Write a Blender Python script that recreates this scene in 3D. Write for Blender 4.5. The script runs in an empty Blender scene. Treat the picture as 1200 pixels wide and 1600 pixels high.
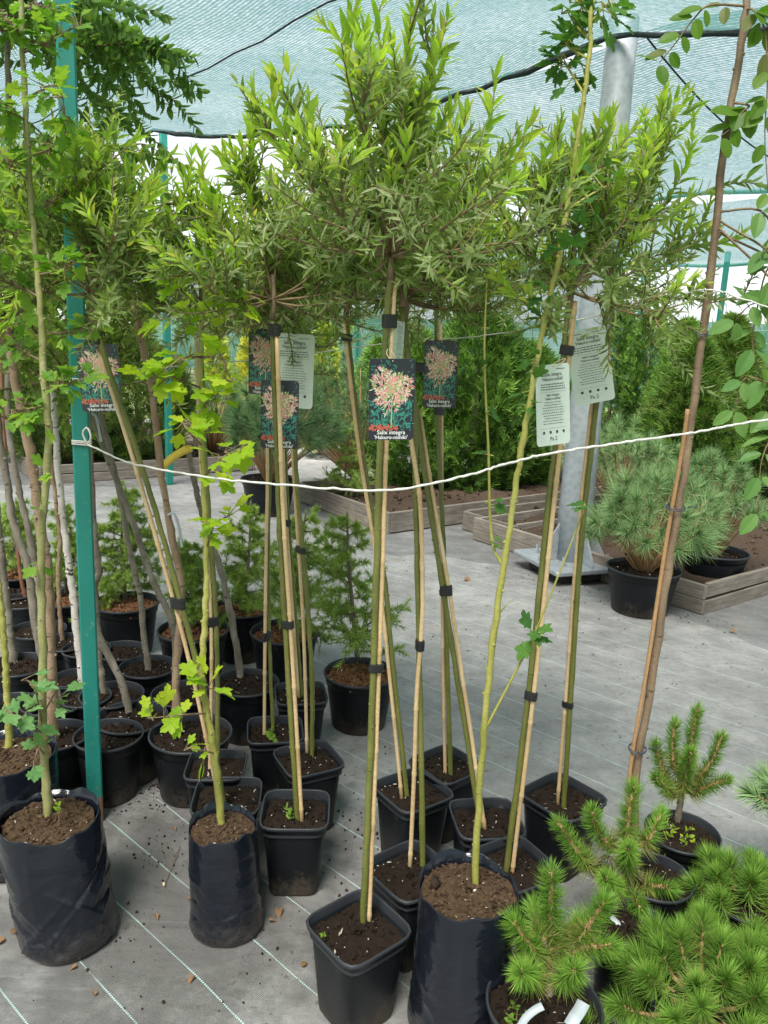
import bpy, math, random
import numpy as np
from mathutils import Matrix, Vector

# ------------------------------------------------------------------ camera
H = 1.45; PITCH = math.radians(12.4); ROLL = math.radians(2.45); FPX = 1200.0
cF = np.array([0, math.cos(PITCH), -math.sin(PITCH)])
_u0 = np.array([0, math.sin(PITCH), math.cos(PITCH)]); _r0 = np.array([1.0, 0, 0])
cR = math.cos(ROLL)*_r0 + math.sin(ROLL)*_u0
cU = -math.sin(ROLL)*_r0 + math.cos(ROLL)*_u0
cC = np.array([0, 0, H])
scene = bpy.context.scene
cam = bpy.data.cameras.new('camera'); camo = bpy.data.objects.new('camera', cam)
scene.collection.objects.link(camo)
camo.matrix_world = Matrix(((cR[0], cU[0], -cF[0], 0), (cR[1], cU[1], -cF[1], 0), (cR[2], cU[2], -cF[2], H), (0, 0, 0, 1)))
cam.sensor_fit = 'VERTICAL'; cam.sensor_height = 36; cam.lens = 36*FPX/1600
cam.clip_start = 0.05; cam.clip_end = 2000
scene.camera = camo

# ------------------------------------------------------------------ light
SUN_EL, SUN_AZ = 58.0, 200.0
world = bpy.data.worlds.new('World'); scene.world = world; world.use_nodes = True
wn = world.node_tree.nodes; wl = world.node_tree.links; wn.clear()
wo = wn.new('ShaderNodeOutputWorld'); bg = wn.new('ShaderNodeBackground'); bg.inputs[1].default_value = 0.046
sky = wn.new('ShaderNodeTexSky'); sky.sky_type = 'NISHITA'; sky.sun_disc = False
sky.sun_elevation = math.radians(SUN_EL); sky.sun_rotation = math.radians(SUN_AZ); sky.air_density = 1.2; sky.dust_density = 2.0
tc = wn.new('ShaderNodeTexCoord'); mp = wn.new('ShaderNodeMapping'); mp.inputs['Scale'].default_value = (1, 1, 2.6)
nz = wn.new('ShaderNodeTexNoise'); nz.inputs['Scale'].default_value = 2.6; nz.inputs['Detail'].default_value = 7; nz.inputs['Roughness'].default_value = .55
cr = wn.new('ShaderNodeValToRGB'); cr.color_ramp.elements[0].position = .3; cr.color_ramp.elements[1].position = .62
cr.color_ramp.elements[0].color = (6.4, 7.0, 8.2, 1); cr.color_ramp.elements[1].color = (9.2, 9.4, 9.6, 1)
mx = wn.new('ShaderNodeMixRGB'); mx.inputs[0].default_value = .86
wl.new(tc.outputs['Generated'], mp.inputs[0]); wl.new(mp.outputs[0], nz.inputs[0]); wl.new(nz.outputs[0], cr.inputs[0])
wl.new(sky.outputs[0], mx.inputs[1]); wl.new(cr.outputs[0], mx.inputs[2]); wl.new(mx.outputs[0], bg.inputs[0]); wl.new(bg.outputs[0], wo.inputs[0])
sun = bpy.data.lights.new('sun', 'SUN'); sun.energy = 5.0; sun.angle = math.radians(24); sun.color = (1, .96, .9)
suno = bpy.data.objects.new('sun', sun); scene.collection.objects.link(suno)
suno.rotation_euler = (math.radians(90-SUN_EL), 0, math.radians(180-SUN_AZ)); suno.location = (0, 0, 12)
scene.view_settings.view_transform = 'Standard'; scene.view_settings.look = 'None'
scene.view_settings.gamma = 1; scene.view_settings.use_curve_mapping = False
scene.view_settings.exposure = 1.72
scene.render.engine = 'CYCLES'
scene.cycles.max_bounces = 7; scene.cycles.transparent_max_bounces = 8; scene.cycles.diffuse_bounces = 3

# ------------------------------------------------------------------ helpers
rng = np.random.default_rng(7); random.seed(7)
COL = scene.collection
PI = math.pi

def ray(x, y): return cF + cR*((x-600)/FPX) - cU*((y-800)/FPX)
def G(x, y, z=0.0):                      # the place on a level plane that shows at a spot of the photo
    d = ray(x, y); return cC + d*((z-H)/d[2])
def AY(x, y, Y):                         # the place at distance Y
    d = ray(x, y); return cC + d*(Y/d[1])

def nrm(a):
    return a/np.maximum(np.linalg.norm(a, axis=-1, keepdims=True), 1e-9)

class MB:
    """collects vertex and face arrays for one mesh"""
    def __init__(s): s.v = []; s.f = []; s.n = 0
    def add(s, v, f, m=0):
        v = np.asarray(v, float)
        for sub in (f if isinstance(f, list) and len(f) and isinstance(f[0], np.ndarray) and f[0].ndim == 2 else [np.asarray(f)]):
            if len(sub): s.f.append((sub + s.n, m))
        s.v.append(v); s.n += len(v)
    def mesh(s, name, mats, smooth=True):
        me = bpy.data.meshes.new(name)
        v = np.concatenate(s.v); me.vertices.add(len(v)); me.vertices.foreach_set('co', v.ravel())
        loops = np.concatenate([f.ravel() for f, m in s.f]).astype(np.int32)
        tot = np.concatenate([np.full(len(f), f.shape[1]) for f, m in s.f]).astype(np.int32)
        mi = np.concatenate([np.full(len(f), m) for f, m in s.f]).astype(np.int32)
        st = np.concatenate([[0], np.cumsum(tot)[:-1]]).astype(np.int32)
        me.loops.add(len(loops)); me.loops.foreach_set('vertex_index', loops)
        me.polygons.add(len(tot)); me.polygons.foreach_set('loop_start', st); me.polygons.foreach_set('loop_total', tot)
        me.polygons.foreach_set('material_index', mi)
        me.polygons.foreach_set('use_smooth', np.full(len(tot), smooth))
        for m in (mats if isinstance(mats, (list, tuple)) else [mats]): me.materials.append(M[m] if isinstance(m, str) else m)
        me.update(calc_edges=True); me.validate()
        return me
    def build(s, name, mats, parent=None, smooth=True):
        return link(name, s.mesh(name, mats, smooth), parent)

def link(name, me, parent=None, loc=None, rot=None, scale=None):
    o = bpy.data.objects.new(name, me); COL.objects.link(o)
    if parent: o.parent = parent
    if loc is not None: o.location = loc
    if rot is not None: o.rotation_euler = rot
    if scale is not None: o.scale = scale
    return o
def tag(o, label, cat, group=None):
    o['label'] = label; o['category'] = cat
    if group: o['group'] = group
    return o
def thing(name, label, cat, loc, group=None, rotz=0):
    o = link(name, None, None, tuple(loc), (0, 0, rotz)); o.empty_display_size = .05
    return tag(o, label, cat, group)
def stuff(o): o['kind'] = 'stuff'; return o
def struct(o): o['kind'] = 'structure'; return o

def smooth_path(pts, n):
    """Catmull-Rom through the points"""
    p = np.asarray(pts, float)
    if len(p) == 2: t = np.linspace(0, 1, n)[:, None]; return p[0]*(1-t)+p[1]*t
    q = np.vstack([2*p[0]-p[1], p, 2*p[-1]-p[-2]]); out = []
    for t in np.linspace(0, len(p)-1-1e-6, n):
        i = int(t); u = t-i; a, b, c, d = q[i:i+4]
        out.append(.5*((2*b)+(-a+c)*u+(2*a-5*b+4*c-d)*u*u+(-a+3*b-3*c+d)*u**3))
    return np.array(out)

def tube(path, rad, seg=8, cap=True):
    p = np.asarray(path, float); n = len(p)
    rad = np.broadcast_to(np.asarray(rad, float), (n,))
    t = nrm(np.gradient(p, axis=0))
    ref = np.array([1.0, 0, 0]) if abs(t[0][0]) < .8 else np.array([0, 1.0, 0])
    x = nrm(np.cross(t, ref)); y = np.cross(t, x)
    a = np.arange(seg)*2*PI/seg
    v = p[:, None]+rad[:, None, None]*(np.cos(a)[None, :, None]*x[:, None]+np.sin(a)[None, :, None]*y[:, None])
    i = np.arange(n-1)[:, None]*seg; j = np.arange(seg)[None]; k = (j+1) % seg
    f = np.stack([i+j, i+k, i+seg+k, i+seg+j], -1).reshape(-1, 4)
    fs = [f]; V = v.reshape(-1, 3)
    if cap:
        V = np.vstack([V, p[0], p[-1]]); c0, c1 = n*seg, n*seg+1; j = np.arange(seg); k = (j+1) % seg
        fs.append(np.stack([np.full(seg, c0), k, j], -1)); fs.append(np.stack([np.full(seg, c1), (n-1)*seg+j, (n-1)*seg+k], -1))
    return V, fs

def lathe(prof, seg=28, shape=None, cap_bottom=True):
    """prof: (r,z) rings; shape(angle)->radius factor"""
    a = np.arange(seg)*2*PI/seg; s = np.ones(seg) if shape is None else shape(a)
    V = np.concatenate([np.stack([r*s*np.cos(a), r*s*np.sin(a), np.full(seg, z)], -1) for r, z in prof])
    n = len(prof); i = np.arange(n-1)[:, None]*seg; j = np.arange(seg)[None]; k = (j+1) % seg
    f = np.stack([i+j, i+k, i+seg+k, i+seg+j], -1).reshape(-1, 4); fs = [f]
    if cap_bottom:
        V = np.vstack([V, [0, 0, prof[0][1]]]); j = np.arange(seg); k = (j+1) % seg
        fs.append(np.stack([np.full(seg, n*seg), k, j], -1))
    return V, fs

def box(x0, x1, y0, y1, z0, z1):
    v = np.array([[x, y, z] for z in (z0, z1) for y in (y0, y1) for x in (x0, x1)], float)
    f = np.array([[0, 2, 3, 1], [4, 5, 7, 6], [0, 1, 5, 4], [2, 6, 7, 3], [0, 4, 6, 2], [1, 3, 7, 5]])
    return v, [f]
def bevbox(sx, sy, sz, b):
    """box centred on the origin with chamfered edges"""
    hx, hy, hz = sx/2, sy/2, sz/2; pts = []
    def ring(x, y, z): return [(-x+b, -y, z), (x-b, -y, z), (x, -y+b, z), (x, y-b, z), (x-b, y, z), (-x+b, y, z), (-x, y-b, z), (-x, -y+b, z)]
    def ring2(z, o):
        x, y = hx-o, hy-o; return [(-x+b, -y, z), (x-b, -y, z), (x, -y+b, z), (x, y-b, z), (x-b, y, z), (-x+b, y, z), (-x, y-b, z), (-x, -y+b, z)]
    v = np.array(ring2(-hz, b*.7)+ring2(-hz+b, 0)+ring2(hz-b, 0)+ring2(hz, b*.7), float)
    q = np.array([[r*8+j, r*8+(j+1) % 8, r*8+8+(j+1) % 8, r*8+8+j] for r in range(3) for j in range(8)])
    cap = np.array([[7, 6, 5, 4, 3, 2, 1, 0], [24, 25, 26, 27, 28, 29, 30, 31]])
    return v, [q, cap]

def spread(tv, tf, pos, d, up, sc, sx=None):
    """copies of a small template (y = along, x = across, z = out) as one array"""
    N = len(pos); d = nrm(d); x = nrm(np.cross(d, up)); z = np.cross(x, d)
    sc = np.broadcast_to(np.asarray(sc, float), (N,)); sxx = sc if sx is None else np.broadcast_to(np.asarray(sx, float), (N,))
    V = pos[:, None]+tv[None, :, 0:1]*x[:, None]*sxx[:, None, None]+tv[None, :, 1:2]*d[:, None]*sc[:, None, None]+tv[None, :, 2:3]*z[:, None]*sxx[:, None, None]
    off = (np.arange(N)*len(tv))[:, None, None]
    return V.reshape(-1, 3), [(f[None]+off).reshape(-1, f.shape[1]) for f in tf]

def rand_dirs(n, r=None):
    return nrm((r or rng).normal(size=(n, 3)))
def perp(d, n_r=None):
    """a random direction square to each d"""
    r = rand_dirs(len(d)); return nrm(r-d*np.sum(r*d, -1, keepdims=True))

# leaf templates ----------------------------------------------------
def blade(ts, ws, fold=.25, curl=.15):
    """leaf blade of unit length: two halves folded on the midrib"""
    v = []; n = len(ts)
    for t, w in zip(ts, ws):
        zc = -curl*t*t
        v += [(-w, t, zc+fold*w), (0, t, zc), (w, t, zc+fold*w)]
    q = []
    for i in range(n-1):
        a = 3*i; b = a+3
        q += [(a, a+1, b+1, b), (a+1, a+2, b+2, b+1)]
    return np.array(v, float), [np.array(q)]
LANCE = blade([0, .3, .65, 1], [.012, .125, .105, .004], .3, .18)
BROAD = blade([0, .12, .35, .65, .88, 1], [.015, .17, .27, .24, .12, .005], .25, .12)
OVATE = blade([0, .08, .28, .55, .8, 1], [.01, .26, .36, .27, .11, .004], .22, .1)
NEEDLE = (np.array([[-.5, 0, -.29], [.5, 0, -.29], [0, 0, .58], [0, 1, 0]], float), [np.array([[0, 1, 3], [1, 2, 3], [2, 0, 3]])])
def lobed(lobes, r_in, seed):
    rr = np.random.default_rng(seed); v = [(0, .42, 0)]; n = len(lobes)
    out = [(-.04, 0)]
    pts = []
    for i, (ang, ln) in enumerate(lobes):
        a = math.radians(ang)
        for da, k in ((-21, .74), (-14, .86), (-9, .84), (-4, .98), (2, 1.0), (7, .88), (12, .90), (20, .74)):
            b = a+math.radians(da); pts.append((math.sin(b)*ln*k, .38+math.cos(b)*ln*k))
        if i < n-1:
            b = math.radians((ang+lobes[i+1][0])/2); pts.append((math.sin(b)*r_in, .38+math.cos(b)*r_in))
    ring = [(-.02, 0)]+pts+[(.02, 0)]
    for x, y in ring: v.append((x, y, .14*abs(x)-.25*max(0, y-.45)**2+rr.normal()*.012))
    m = len(ring); f = [(0, i+2, i+1) for i in range(m-1)]+[(0, 1, m)]
    return np.array(v, float), [np.array(f)]
LOBED = lobed([(-112, .36), (-56, .47), (0, .58), (56, .47), (118, .34)], .33, 3)

# ------------------------------------------------------------------ materials
M = {}
def nodes(name):
    m = bpy.data.materials.new(name); m.use_nodes = True; nt = m.node_tree; nt.nodes.clear(); M[name] = m
    o = nt.nodes.new('ShaderNodeOutputMaterial'); return m, nt, nt.nodes, nt.links, o
def ramp(n, stops):
    r = n.new('ShaderNodeValToRGB'); e = r.color_ramp.elements
    while len(e) < len(stops): e.new(.5)
    for k, (p, c) in zip(e, stops): k.position = p; k.color = (*c, 1)
    return r
def noise(n, l, co, scale, detail=4, rough=.55, dist=0):
    t = n.new('ShaderNodeTexNoise'); t.inputs['Scale'].default_value = scale; t.inputs['Detail'].default_value = detail
    t.inputs['Roughness'].default_value = rough; t.inputs['Distortion'].default_value = dist
    if co is not None: l.new(co, t.inputs['Vector'])
    return t
def mixc(n, l, fac, a, b, mode='MIX'):
    m = n.new('ShaderNodeMixRGB'); m.blend_type = mode
    for i, v in ((0, fac), (1, a), (2, b)):
        if isinstance(v, (int, float)): m.inputs[i].default_value = v
        elif isinstance(v, tuple): m.inputs[i].default_value = (*v, 1)
        else: l.new(v, m.inputs[i])
    return m.outputs[0]
def math_(n, l, op, a, b=None):
    m = n.new('ShaderNodeMath'); m.operation = op
    for i, v in ((0, a), (1, b)):
        if v is None: continue
        if isinstance(v, (int, float)): m.inputs[i].default_value = v
        else: l.new(v, m.inputs[i])
    return m.outputs[0]
def bump(n, l, h, strength, dist, p):
    b = n.new('ShaderNodeBump'); b.inputs['Strength'].default_value = strength; b.inputs['Distance'].default_value = dist
    l.new(h, b.inputs['Height']); l.new(b.outputs[0], p.inputs['Normal'])
def coords(n, l, scale=(1, 1, 1), rot=(0, 0, 0), which='Object'):
    t = n.new('ShaderNodeTexCoord'); m = n.new('ShaderNodeMapping'); m.inputs['Scale'].default_value = scale; m.inputs['Rotation'].default_value = rot
    l.new(t.outputs[which], m.inputs[0]); return m.outputs[0]

def leaf_mat(name, stops, trans=.5, rough=.45, tint=None):
    """leaf: colour differs leaf by leaf, light passes through"""
    m, nt, n, l, o = nodes(name)
    g = n.new('ShaderNodeNewGeometry'); r = ramp(n, stops); l.new(g.outputs['Random Per Island'], r.inputs[0])
    nn = noise(n, l, coords(n, l), 60, 2); hs = mixc(n, l, .35, r.outputs[0], mixc(n, l, nn.outputs[0], (.5, .5, .5), (1.4, 1.4, 1.3)), 'MULTIPLY')
    p = n.new('ShaderNodeBsdfPrincipled'); p.inputs['Roughness'].default_value = rough; p.inputs['Specular IOR Level'].default_value = .22
    l.new(hs, p.inputs['Base Color'])
    t = n.new('ShaderNodeBsdfTranslucent'); l.new(mixc(n, l, 1.0, hs, tint or (1.5, 1.6, .7), 'MULTIPLY'), t.inputs[0])
    x = n.new('ShaderNodeMixShader'); x.inputs[0].default_value = trans
    l.new(p.outputs[0], x.inputs[1]); l.new(t.outputs[0], x.inputs[2]); l.new(x.outputs[0], o.inputs[0])
leaf_mat('willow_leaf', [(0, (.13, .19, .055)), (.5, (.18, .26, .075)), (.85, (.24, .31, .12)), (1, (.33, .37, .20))])
leaf_mat('willow_variegated', [(0, (.20, .27, .12)), (.55, (.31, .38, .20)), (1, (.50, .54, .35))])
leaf_mat('willow_tip', [(0, (.26, .42, .06)), (.7, (.37, .49, .08)), (1, (.44, .44, .12))], .5)
leaf_mat('lime_leaf', [(0, (.22, .38, .025)), (.6, (.33, .48, .03)), (1, (.46, .52, .05))], .5)
leaf_mat('currant_leaf', [(0, (.12, .25, .035)), (.6, (.19, .34, .045)), (1, (.27, .38, .06))], .45)
leaf_mat('gooseberry_leaf', [(0, (.055, .15, .03)), (1, (.10, .22, .045))], .35)
leaf_mat('blue_currant_leaf', [(0, (.13, .27, .09)), (1, (.18, .33, .12))], .35)
leaf_mat('rowan_leaf', [(0, (.07, .15, .04)), (1, (.15, .25, .07))], .45)
leaf_mat('birch_leaf', [(0, (.09, .18, .03)), (.6, (.14, .24, .045)), (1, (.25, .30, .07))], .45)
leaf_mat('robinia_leaf', [(0, (.09, .19, .02)), (.8, (.13, .24, .03)), (1, (.16, .15, .06))], .45)
leaf_mat('ash_leaf', [(0, (.11, .23, .06)), (1, (.17, .30, .09))], .4)
leaf_mat('dead_leaf', [(0, (.14, .07, .04)), (.6, (.24, .14, .075)), (1, (.42, .33, .2))], .2, .7)
def needle_mat(name, stops, rough=.4): leaf_mat(name, stops, .25, rough, (1.3, 1.3, .8))
needle_mat('mugo_needle', [(0, (.12, .25, .04)), (.6, (.20, .36, .06)), (1, (.29, .45, .08))])
needle_mat('mugo_new_needle', [(0, (.13, .29, .04)), (.6, (.21, .40, .058)), (1, (.32, .50, .08))])
needle_mat('mugo_old_needle', [(0, (.20, .26, .05)), (1, (.40, .36, .12))])
needle_mat('strobus_needle', [(0, (.17, .31, .12)), (.6, (.26, .42, .17)), (1, (.38, .52, .24))])
needle_mat('dark_pine_needle', [(0, (.08, .17, .07)), (1, (.16, .28, .11))])
needle_mat('larch_needle', [(0, (.23, .38, .07)), (.6, (.35, .50, .10)), (1, (.48, .60, .14))])
needle_mat('thuja_spray', [(0, (.08, .18, .03)), (.6, (.14, .28, .04)), (1, (.23, .37, .06))], .55)
needle_mat('thuja_dark', [(0, (.03, .075, .018)), (.6, (.06, .13, .03)), (1, (.11, .20, .04))], .55)
needle_mat('thuja_gold', [(0, (.20, .26, .03)), (1, (.50, .48, .05))], .55)
needle_mat('juniper_spray', [(0, (.10, .15, .035)), (1, (.22, .28, .07))], .55)
needle_mat('grass_blade', [(0, (.10, .16, .04)), (1, (.24, .28, .09))], .6)
needle_mat('moss', [(0, (.07, .11, .02)), (1, (.20, .26, .04))], .8)

def bark_mat(name, c1, c2, c3, scale=30, rough=.7, zs=.35, spots=None):
    m, nt, n, l, o = nodes(name); co = coords(n, l, (1, 1, zs))
    a = noise(n, l, co, scale, 5); b = noise(n, l, coords(n, l, (1, 1, 1.6)), scale*4, 3)
    r = ramp(n, [(.3, c1), (.52, c2), (.75, c3)]); l.new(a.outputs[0], r.inputs[0])
    col = mixc(n, l, .3, r.outputs[0], b.outputs[0], 'OVERLAY')
    if spots:
        s = noise(n, l, coords(n, l, (1, 1, 3.0)), 24, 2); sr = ramp(n, [(.62, (0, 0, 0)), (.68, (1, 1, 1))]); l.new(s.outputs[0], sr.inputs[0])
        col = mixc(n, l, sr.outputs[0], col, spots)
    p = n.new('ShaderNodeBsdfPrincipled'); p.inputs['Roughness'].default_value = rough; l.new(col, p.inputs['Base Color'])
    bump(n, l, b.outputs[0], .5, .002, p); l.new(p.outputs[0], o.inputs[0])
bark_mat('willow_bark', (.09, .10, .02), (.13, .14, .028), (.18, .17, .05), 26, .5)
bark_mat('willow_old_bark', (.10, .07, .04), (.17, .12, .07), (.25, .19, .12), 40)
bark_mat('cane', (.44, .29, .14), (.58, .41, .22), (.68, .53, .33), 22, .5, .15)
bark_mat('yellow_bark', (.20, .20, .04), (.30, .29, .065), (.40, .38, .13), 22, .5)
bark_mat('olive_bark', (.18, .18, .06), (.27, .26, .10), (.38, .36, .20), 24, .55)
bark_mat('grey_bark', (.12, .10, .075), (.19, .165, .125), (.29, .26, .21), 34, .8, .35, (.09, .07, .05))
bark_mat('tan_bark', (.19, .12, .075), (.30, .20, .125), (.40, .29, .19), 30, .7, .35, (.14, .09, .06))
bark_mat('red_bark', (.14, .055, .03), (.21, .085, .045), (.28, .13, .07), 30, .6)
bark_mat('birch_bark', (.40, .36, .31), (.56, .52, .47), (.66, .63, .59), 18, .6, .5, (.05, .04, .035))
bark_mat('brown_bark', (.12, .075, .045), (.19, .13, .08), (.27, .19, .12), 30, .6, .3, (.08, .055, .035))
bark_mat('rust_cane', (.26, .14, .06), (.38, .22, .10), (.48, .32, .17), 20, .6, .12)
bark_mat('twig', (.12, .08, .045), (.19, .13, .07), (.26, .19, .10), 40, .7)
bark_mat('pine_shoot', (.22, .13, .06), (.33, .20, .09), (.45, .29, .14), 160, .7, 1)
bark_mat('conifer_trunk', (.10, .08, .05), (.16, .13, .09), (.24, .20, .14), 50, .8)

def plain(name, c, rough=.5, metal=0, spec=.5, var=0.0, scale=30, bmp=0, coat=0):
    m, nt, n, l, o = nodes(name); p = n.new('ShaderNodeBsdfPrincipled')
    p.inputs['Roughness'].default_value = rough; p.inputs['Metallic'].default_value = metal; p.inputs['Specular IOR Level'].default_value = spec
    t = noise(n, l, coords(n, l), scale, 5)
    k = tuple(max(0, x*(1-var)) for x in c); k2 = tuple(min(1, x*(1+var)) for x in c)
    r = ramp(n, [(.3, k), (.7, k2)]); l.new(t.outputs[0], r.inputs[0]); l.new(r.outputs[0], p.inputs['Base Color'])
    if bmp: bump(n, l, t.outputs[0], bmp, .002, p)
    l.new(p.outputs[0], o.inputs[0]); return m
plain('tape', (.012, .012, .014), .45, var=.3, scale=300, bmp=.5)
plain('string', (.60, .59, .55), .9, var=.12, scale=400, bmp=.8)
plain('raffia', (.62, .52, .34), .8, var=.2, scale=120)
plain('white_plastic', (.38, .42, .44), .4, var=.06)
plain('yellow_plastic', (.75, .55, .08), .45, var=.15)
plain('navy_card', (.022, .026, .04), .3, var=.2, scale=40)
plain('pale_card', (.60, .68, .62), .35, var=.04)
plain('ink', (.05, .06, .06), .6)
plain('white_ink', (.86, .86, .84), .4)
plain('print_pink', (.84, .33, .33), .35, var=.35, scale=260)
plain('print_cream', (.80, .70, .58), .35, var=.2, scale=260)
plain('print_green', (.38, .50, .18), .35, var=.4, scale=260)
plain('print_teal', (.04, .26, .20), .35, var=.7, scale=200)
plain('print_red', (.52, .11, .07), .35, var=.5, scale=260)
plain('blue_wire', (.05, .06, .09), .5)
plain('rope', (.018, .03, .032), .8, var=.3, scale=80)
plain('blue_plastic', (.05, .25, .5), .5)

def plastic_mat(name, base, rough, dust_amt, wrinkle=0):
    """black pot plastic with dried soil splashed up from its foot"""
    m, nt, n, l, o = nodes(name); p = n.new('ShaderNodeBsdfPrincipled'); co = coords(n, l); p.inputs['Specular IOR Level'].default_value = .5 if wrinkle else .22
    a = noise(n, l, co, 9, 6, .65); b = noise(n, l, co, 70, 4, .7); c = noise(n, l, coords(n, l, (1, 1, 5)), 16, 3)
    t = n.new('ShaderNodeTexCoord'); sp = n.new('ShaderNodeSeparateXYZ'); l.new(t.outputs['Object'], sp.inputs[0])
    low = n.new('ShaderNodeMapRange'); low.inputs[1].default_value = 0.0; low.inputs[2].default_value = .10; low.inputs[3].default_value = .17; low.inputs[4].default_value = -.06
    l.new(sp.outputs['Z'], low.inputs[0])
    s = math_(n, l, 'ADD', math_(n, l, 'MULTIPLY', a.outputs[0], .6), math_(n, l, 'MULTIPLY', b.outputs[0], .4))
    s = math_(n, l, 'ADD', s, low.outputs[0]); r = ramp(n, [(.51, (0, 0, 0)), (.76, (1, 1, 1))]); l.new(s, r.inputs[0])
    dust = math_(n, l, 'MULTIPLY', r.outputs[0], dust_amt)
    base2 = mixc(n, l, a.outputs[0], tuple(x*.75 for x in base), tuple(x*1.5 for x in base))
    l.new(mixc(n, l, dust, base2, (.16, .12, .085)), p.inputs['Base Color'])
    rr = mixc(n, l, dust, (rough, rough, rough), (.95, .95, .95)); l.new(rr, p.inputs['Roughness'])
    if wrinkle:
        w = noise(n, l, coords(n, l, (.8, .8, 1.5), (.5, .3, 0)), 9, 4, .5, .8); bump(n, l, w.outputs[0], .5*wrinkle, .014, p)
    else: bump(n, l, b.outputs[0], .12, .001, p)
    l.new(p.outputs[0], o.inputs[0])
plastic_mat('pot_plastic', (.007, .008, .010), .38, .5)
plastic_mat('pot_rim', (.028, .031, .036), .42, .3)
plastic_mat('bag_plastic', (.007, .009, .014), .19, .22, 1)

def soil_mat(name, c1, c2, c3, fleck):
    m, nt, n, l, o = nodes(name); p = n.new('ShaderNodeBsdfPrincipled'); p.inputs['Roughness'].default_value = .95; p.inputs['Specular IOR Level'].default_value = .15
    g = n.new('ShaderNodeNewGeometry'); co = coords(n, l); a = noise(n, l, co, 55, 5, .7); b = noise(n, l, co, 260, 3, .6)
    s = math_(n, l, 'ADD', math_(n, l, 'MULTIPLY', a.outputs[0], .6), math_(n, l, 'MULTIPLY', g.outputs['Random Per Island'], .4))
    r = ramp(n, [(.25, c1), (.5, c2), (.8, c3)]); l.new(s, r.inputs[0])
    fr = ramp(n, [(.66, (0, 0, 0)), (.72, (1, 1, 1))]); l.new(b.outputs[0], fr.inputs[0])
    l.new(mixc(n, l, fr.outputs[0], r.outputs[0], fleck), p.inputs['Base Color'])
    bump(n, l, b.outputs[0], .8, .004, p); l.new(p.outputs[0], o.inputs[0])
soil_mat('peat', (.012, .008, .006), (.026, .017, .012), (.052, .034, .023), (.075, .05, .034))
soil_mat('bark_soil', (.05, .03, .018), (.10, .062, .036), (.18, .115, .07), (.30, .21, .14))
soil_mat('mulch', (.10, .045, .022), (.20, .09, .045), (.33, .18, .09), (.42, .28, .16))
soil_mat('bed_earth', (.03, .02, .014), (.06, .04, .028), (.11, .078, .056), (.15, .11, .08))
soil_mat('fleck', (.45, .40, .32), (.60, .54, .44), (.75, .70, .60), (.8, .78, .72))

def wood_mat():
    m, nt, n, l, o = nodes('bed_wood'); p = n.new('ShaderNodeBsdfPrincipled'); p.inputs['Roughness'].default_value = .85
    co = coords(n, l, (1.2, 14, 14)); a = noise(n, l, co, 6, 6, .65, .4); b = noise(n, l, coords(n, l), 3, 4)
    oi = n.new('ShaderNodeObjectInfo')
    r = ramp(n, [(.25, (.10, .085, .07)), (.5, (.21, .185, .155)), (.75, (.33, .30, .26))]); l.new(a.outputs[0], r.inputs[0])
    c = mixc(n, l, .35, r.outputs[0], ramp_out(n, l, b.outputs[0], [(.35, (.45, .40, .34)), (.65, (1.1, 1.08, 1.05))]), 'MULTIPLY')
    c = mixc(n, l, .3, c, ramp_out(n, l, oi.outputs['Random'], [(0, (.6, .55, .5)), (1, (1.25, 1.22, 1.2))]), 'MULTIPLY')
    l.new(c, p.inputs['Base Color']); bump(n, l, a.outputs[0], .6, .004, p); l.new(p.outputs[0], o.inputs[0])
def ramp_out(n, l, src, stops):
    r = ramp(n, stops); l.new(src, r.inputs[0]); return r.outputs[0]
wood_mat()

def teal_mat(name, rust):
    m, nt, n, l, o = nodes(name); p = n.new('ShaderNodeBsdfPrincipled'); co = coords(n, l)
    a = noise(n, l, coords(n, l, (1, 1, .3)), 14, 4); b = noise(n, l, co, 40, 6, .7)
    col = mixc(n, l, a.outputs[0], (.004, .13, .105), (.014, .23, .185))
    col = mixc(n, l, ramp_out(n, l, b.outputs[0], [(.60, (0, 0, 0)), (.70, (1, 1, 1))]), col, (.13, .27, .22))
    if rust:
        t = n.new('ShaderNodeTexCoord'); sp = n.new('ShaderNodeSeparateXYZ'); l.new(t.outputs['Object'], sp.inputs[0])
        lo = n.new('ShaderNodeMapRange'); lo.inputs[1].default_value = 0; lo.inputs[2].default_value = .16; lo.inputs[3].default_value = .42; lo.inputs[4].default_value = -.12
        l.new(sp.outputs['Z'], lo.inputs[0]); s = math_(n, l, 'ADD', b.outputs[0], lo.outputs[0])
        rc = mixc(n, l, a.outputs[0], (.10, .04, .02), (.30, .14, .07))
        col = mixc(n, l, ramp_out(n, l, s, [(.6, (0, 0, 0)), (.68, (1, 1, 1))]), col, rc)
    p.inputs['Roughness'].default_value = .55; l.new(col, p.inputs['Base Color']); bump(n, l, b.outputs[0], .2, .002, p); l.new(p.outputs[0], o.inputs[0])
teal_mat('teal_paint', False); teal_mat('teal_rusty', True)

def galv():
    m, nt, n, l, o = nodes('galvanised'); p = n.new('ShaderNodeBsdfPrincipled')
    v = n.new('ShaderNodeTexVoronoi'); v.inputs['Scale'].default_value = 28; l.new(coords(n, l), v.inputs['Vector'])
    b = noise(n, l, coords(n, l, (1, 1, .25)), 7, 5)
    c = mixc(n, l, .25, mixc(n, l, b.outputs[0], (.26, .29, .31), (.42, .45, .47)), v.outputs['Distance'], 'SOFT_LIGHT')
    l.new(c, p.inputs['Base Color']); p.inputs['Metallic'].default_value = .45; p.inputs['Roughness'].default_value = .5; l.new(p.outputs[0], o.inputs[0])
galv()

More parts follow.
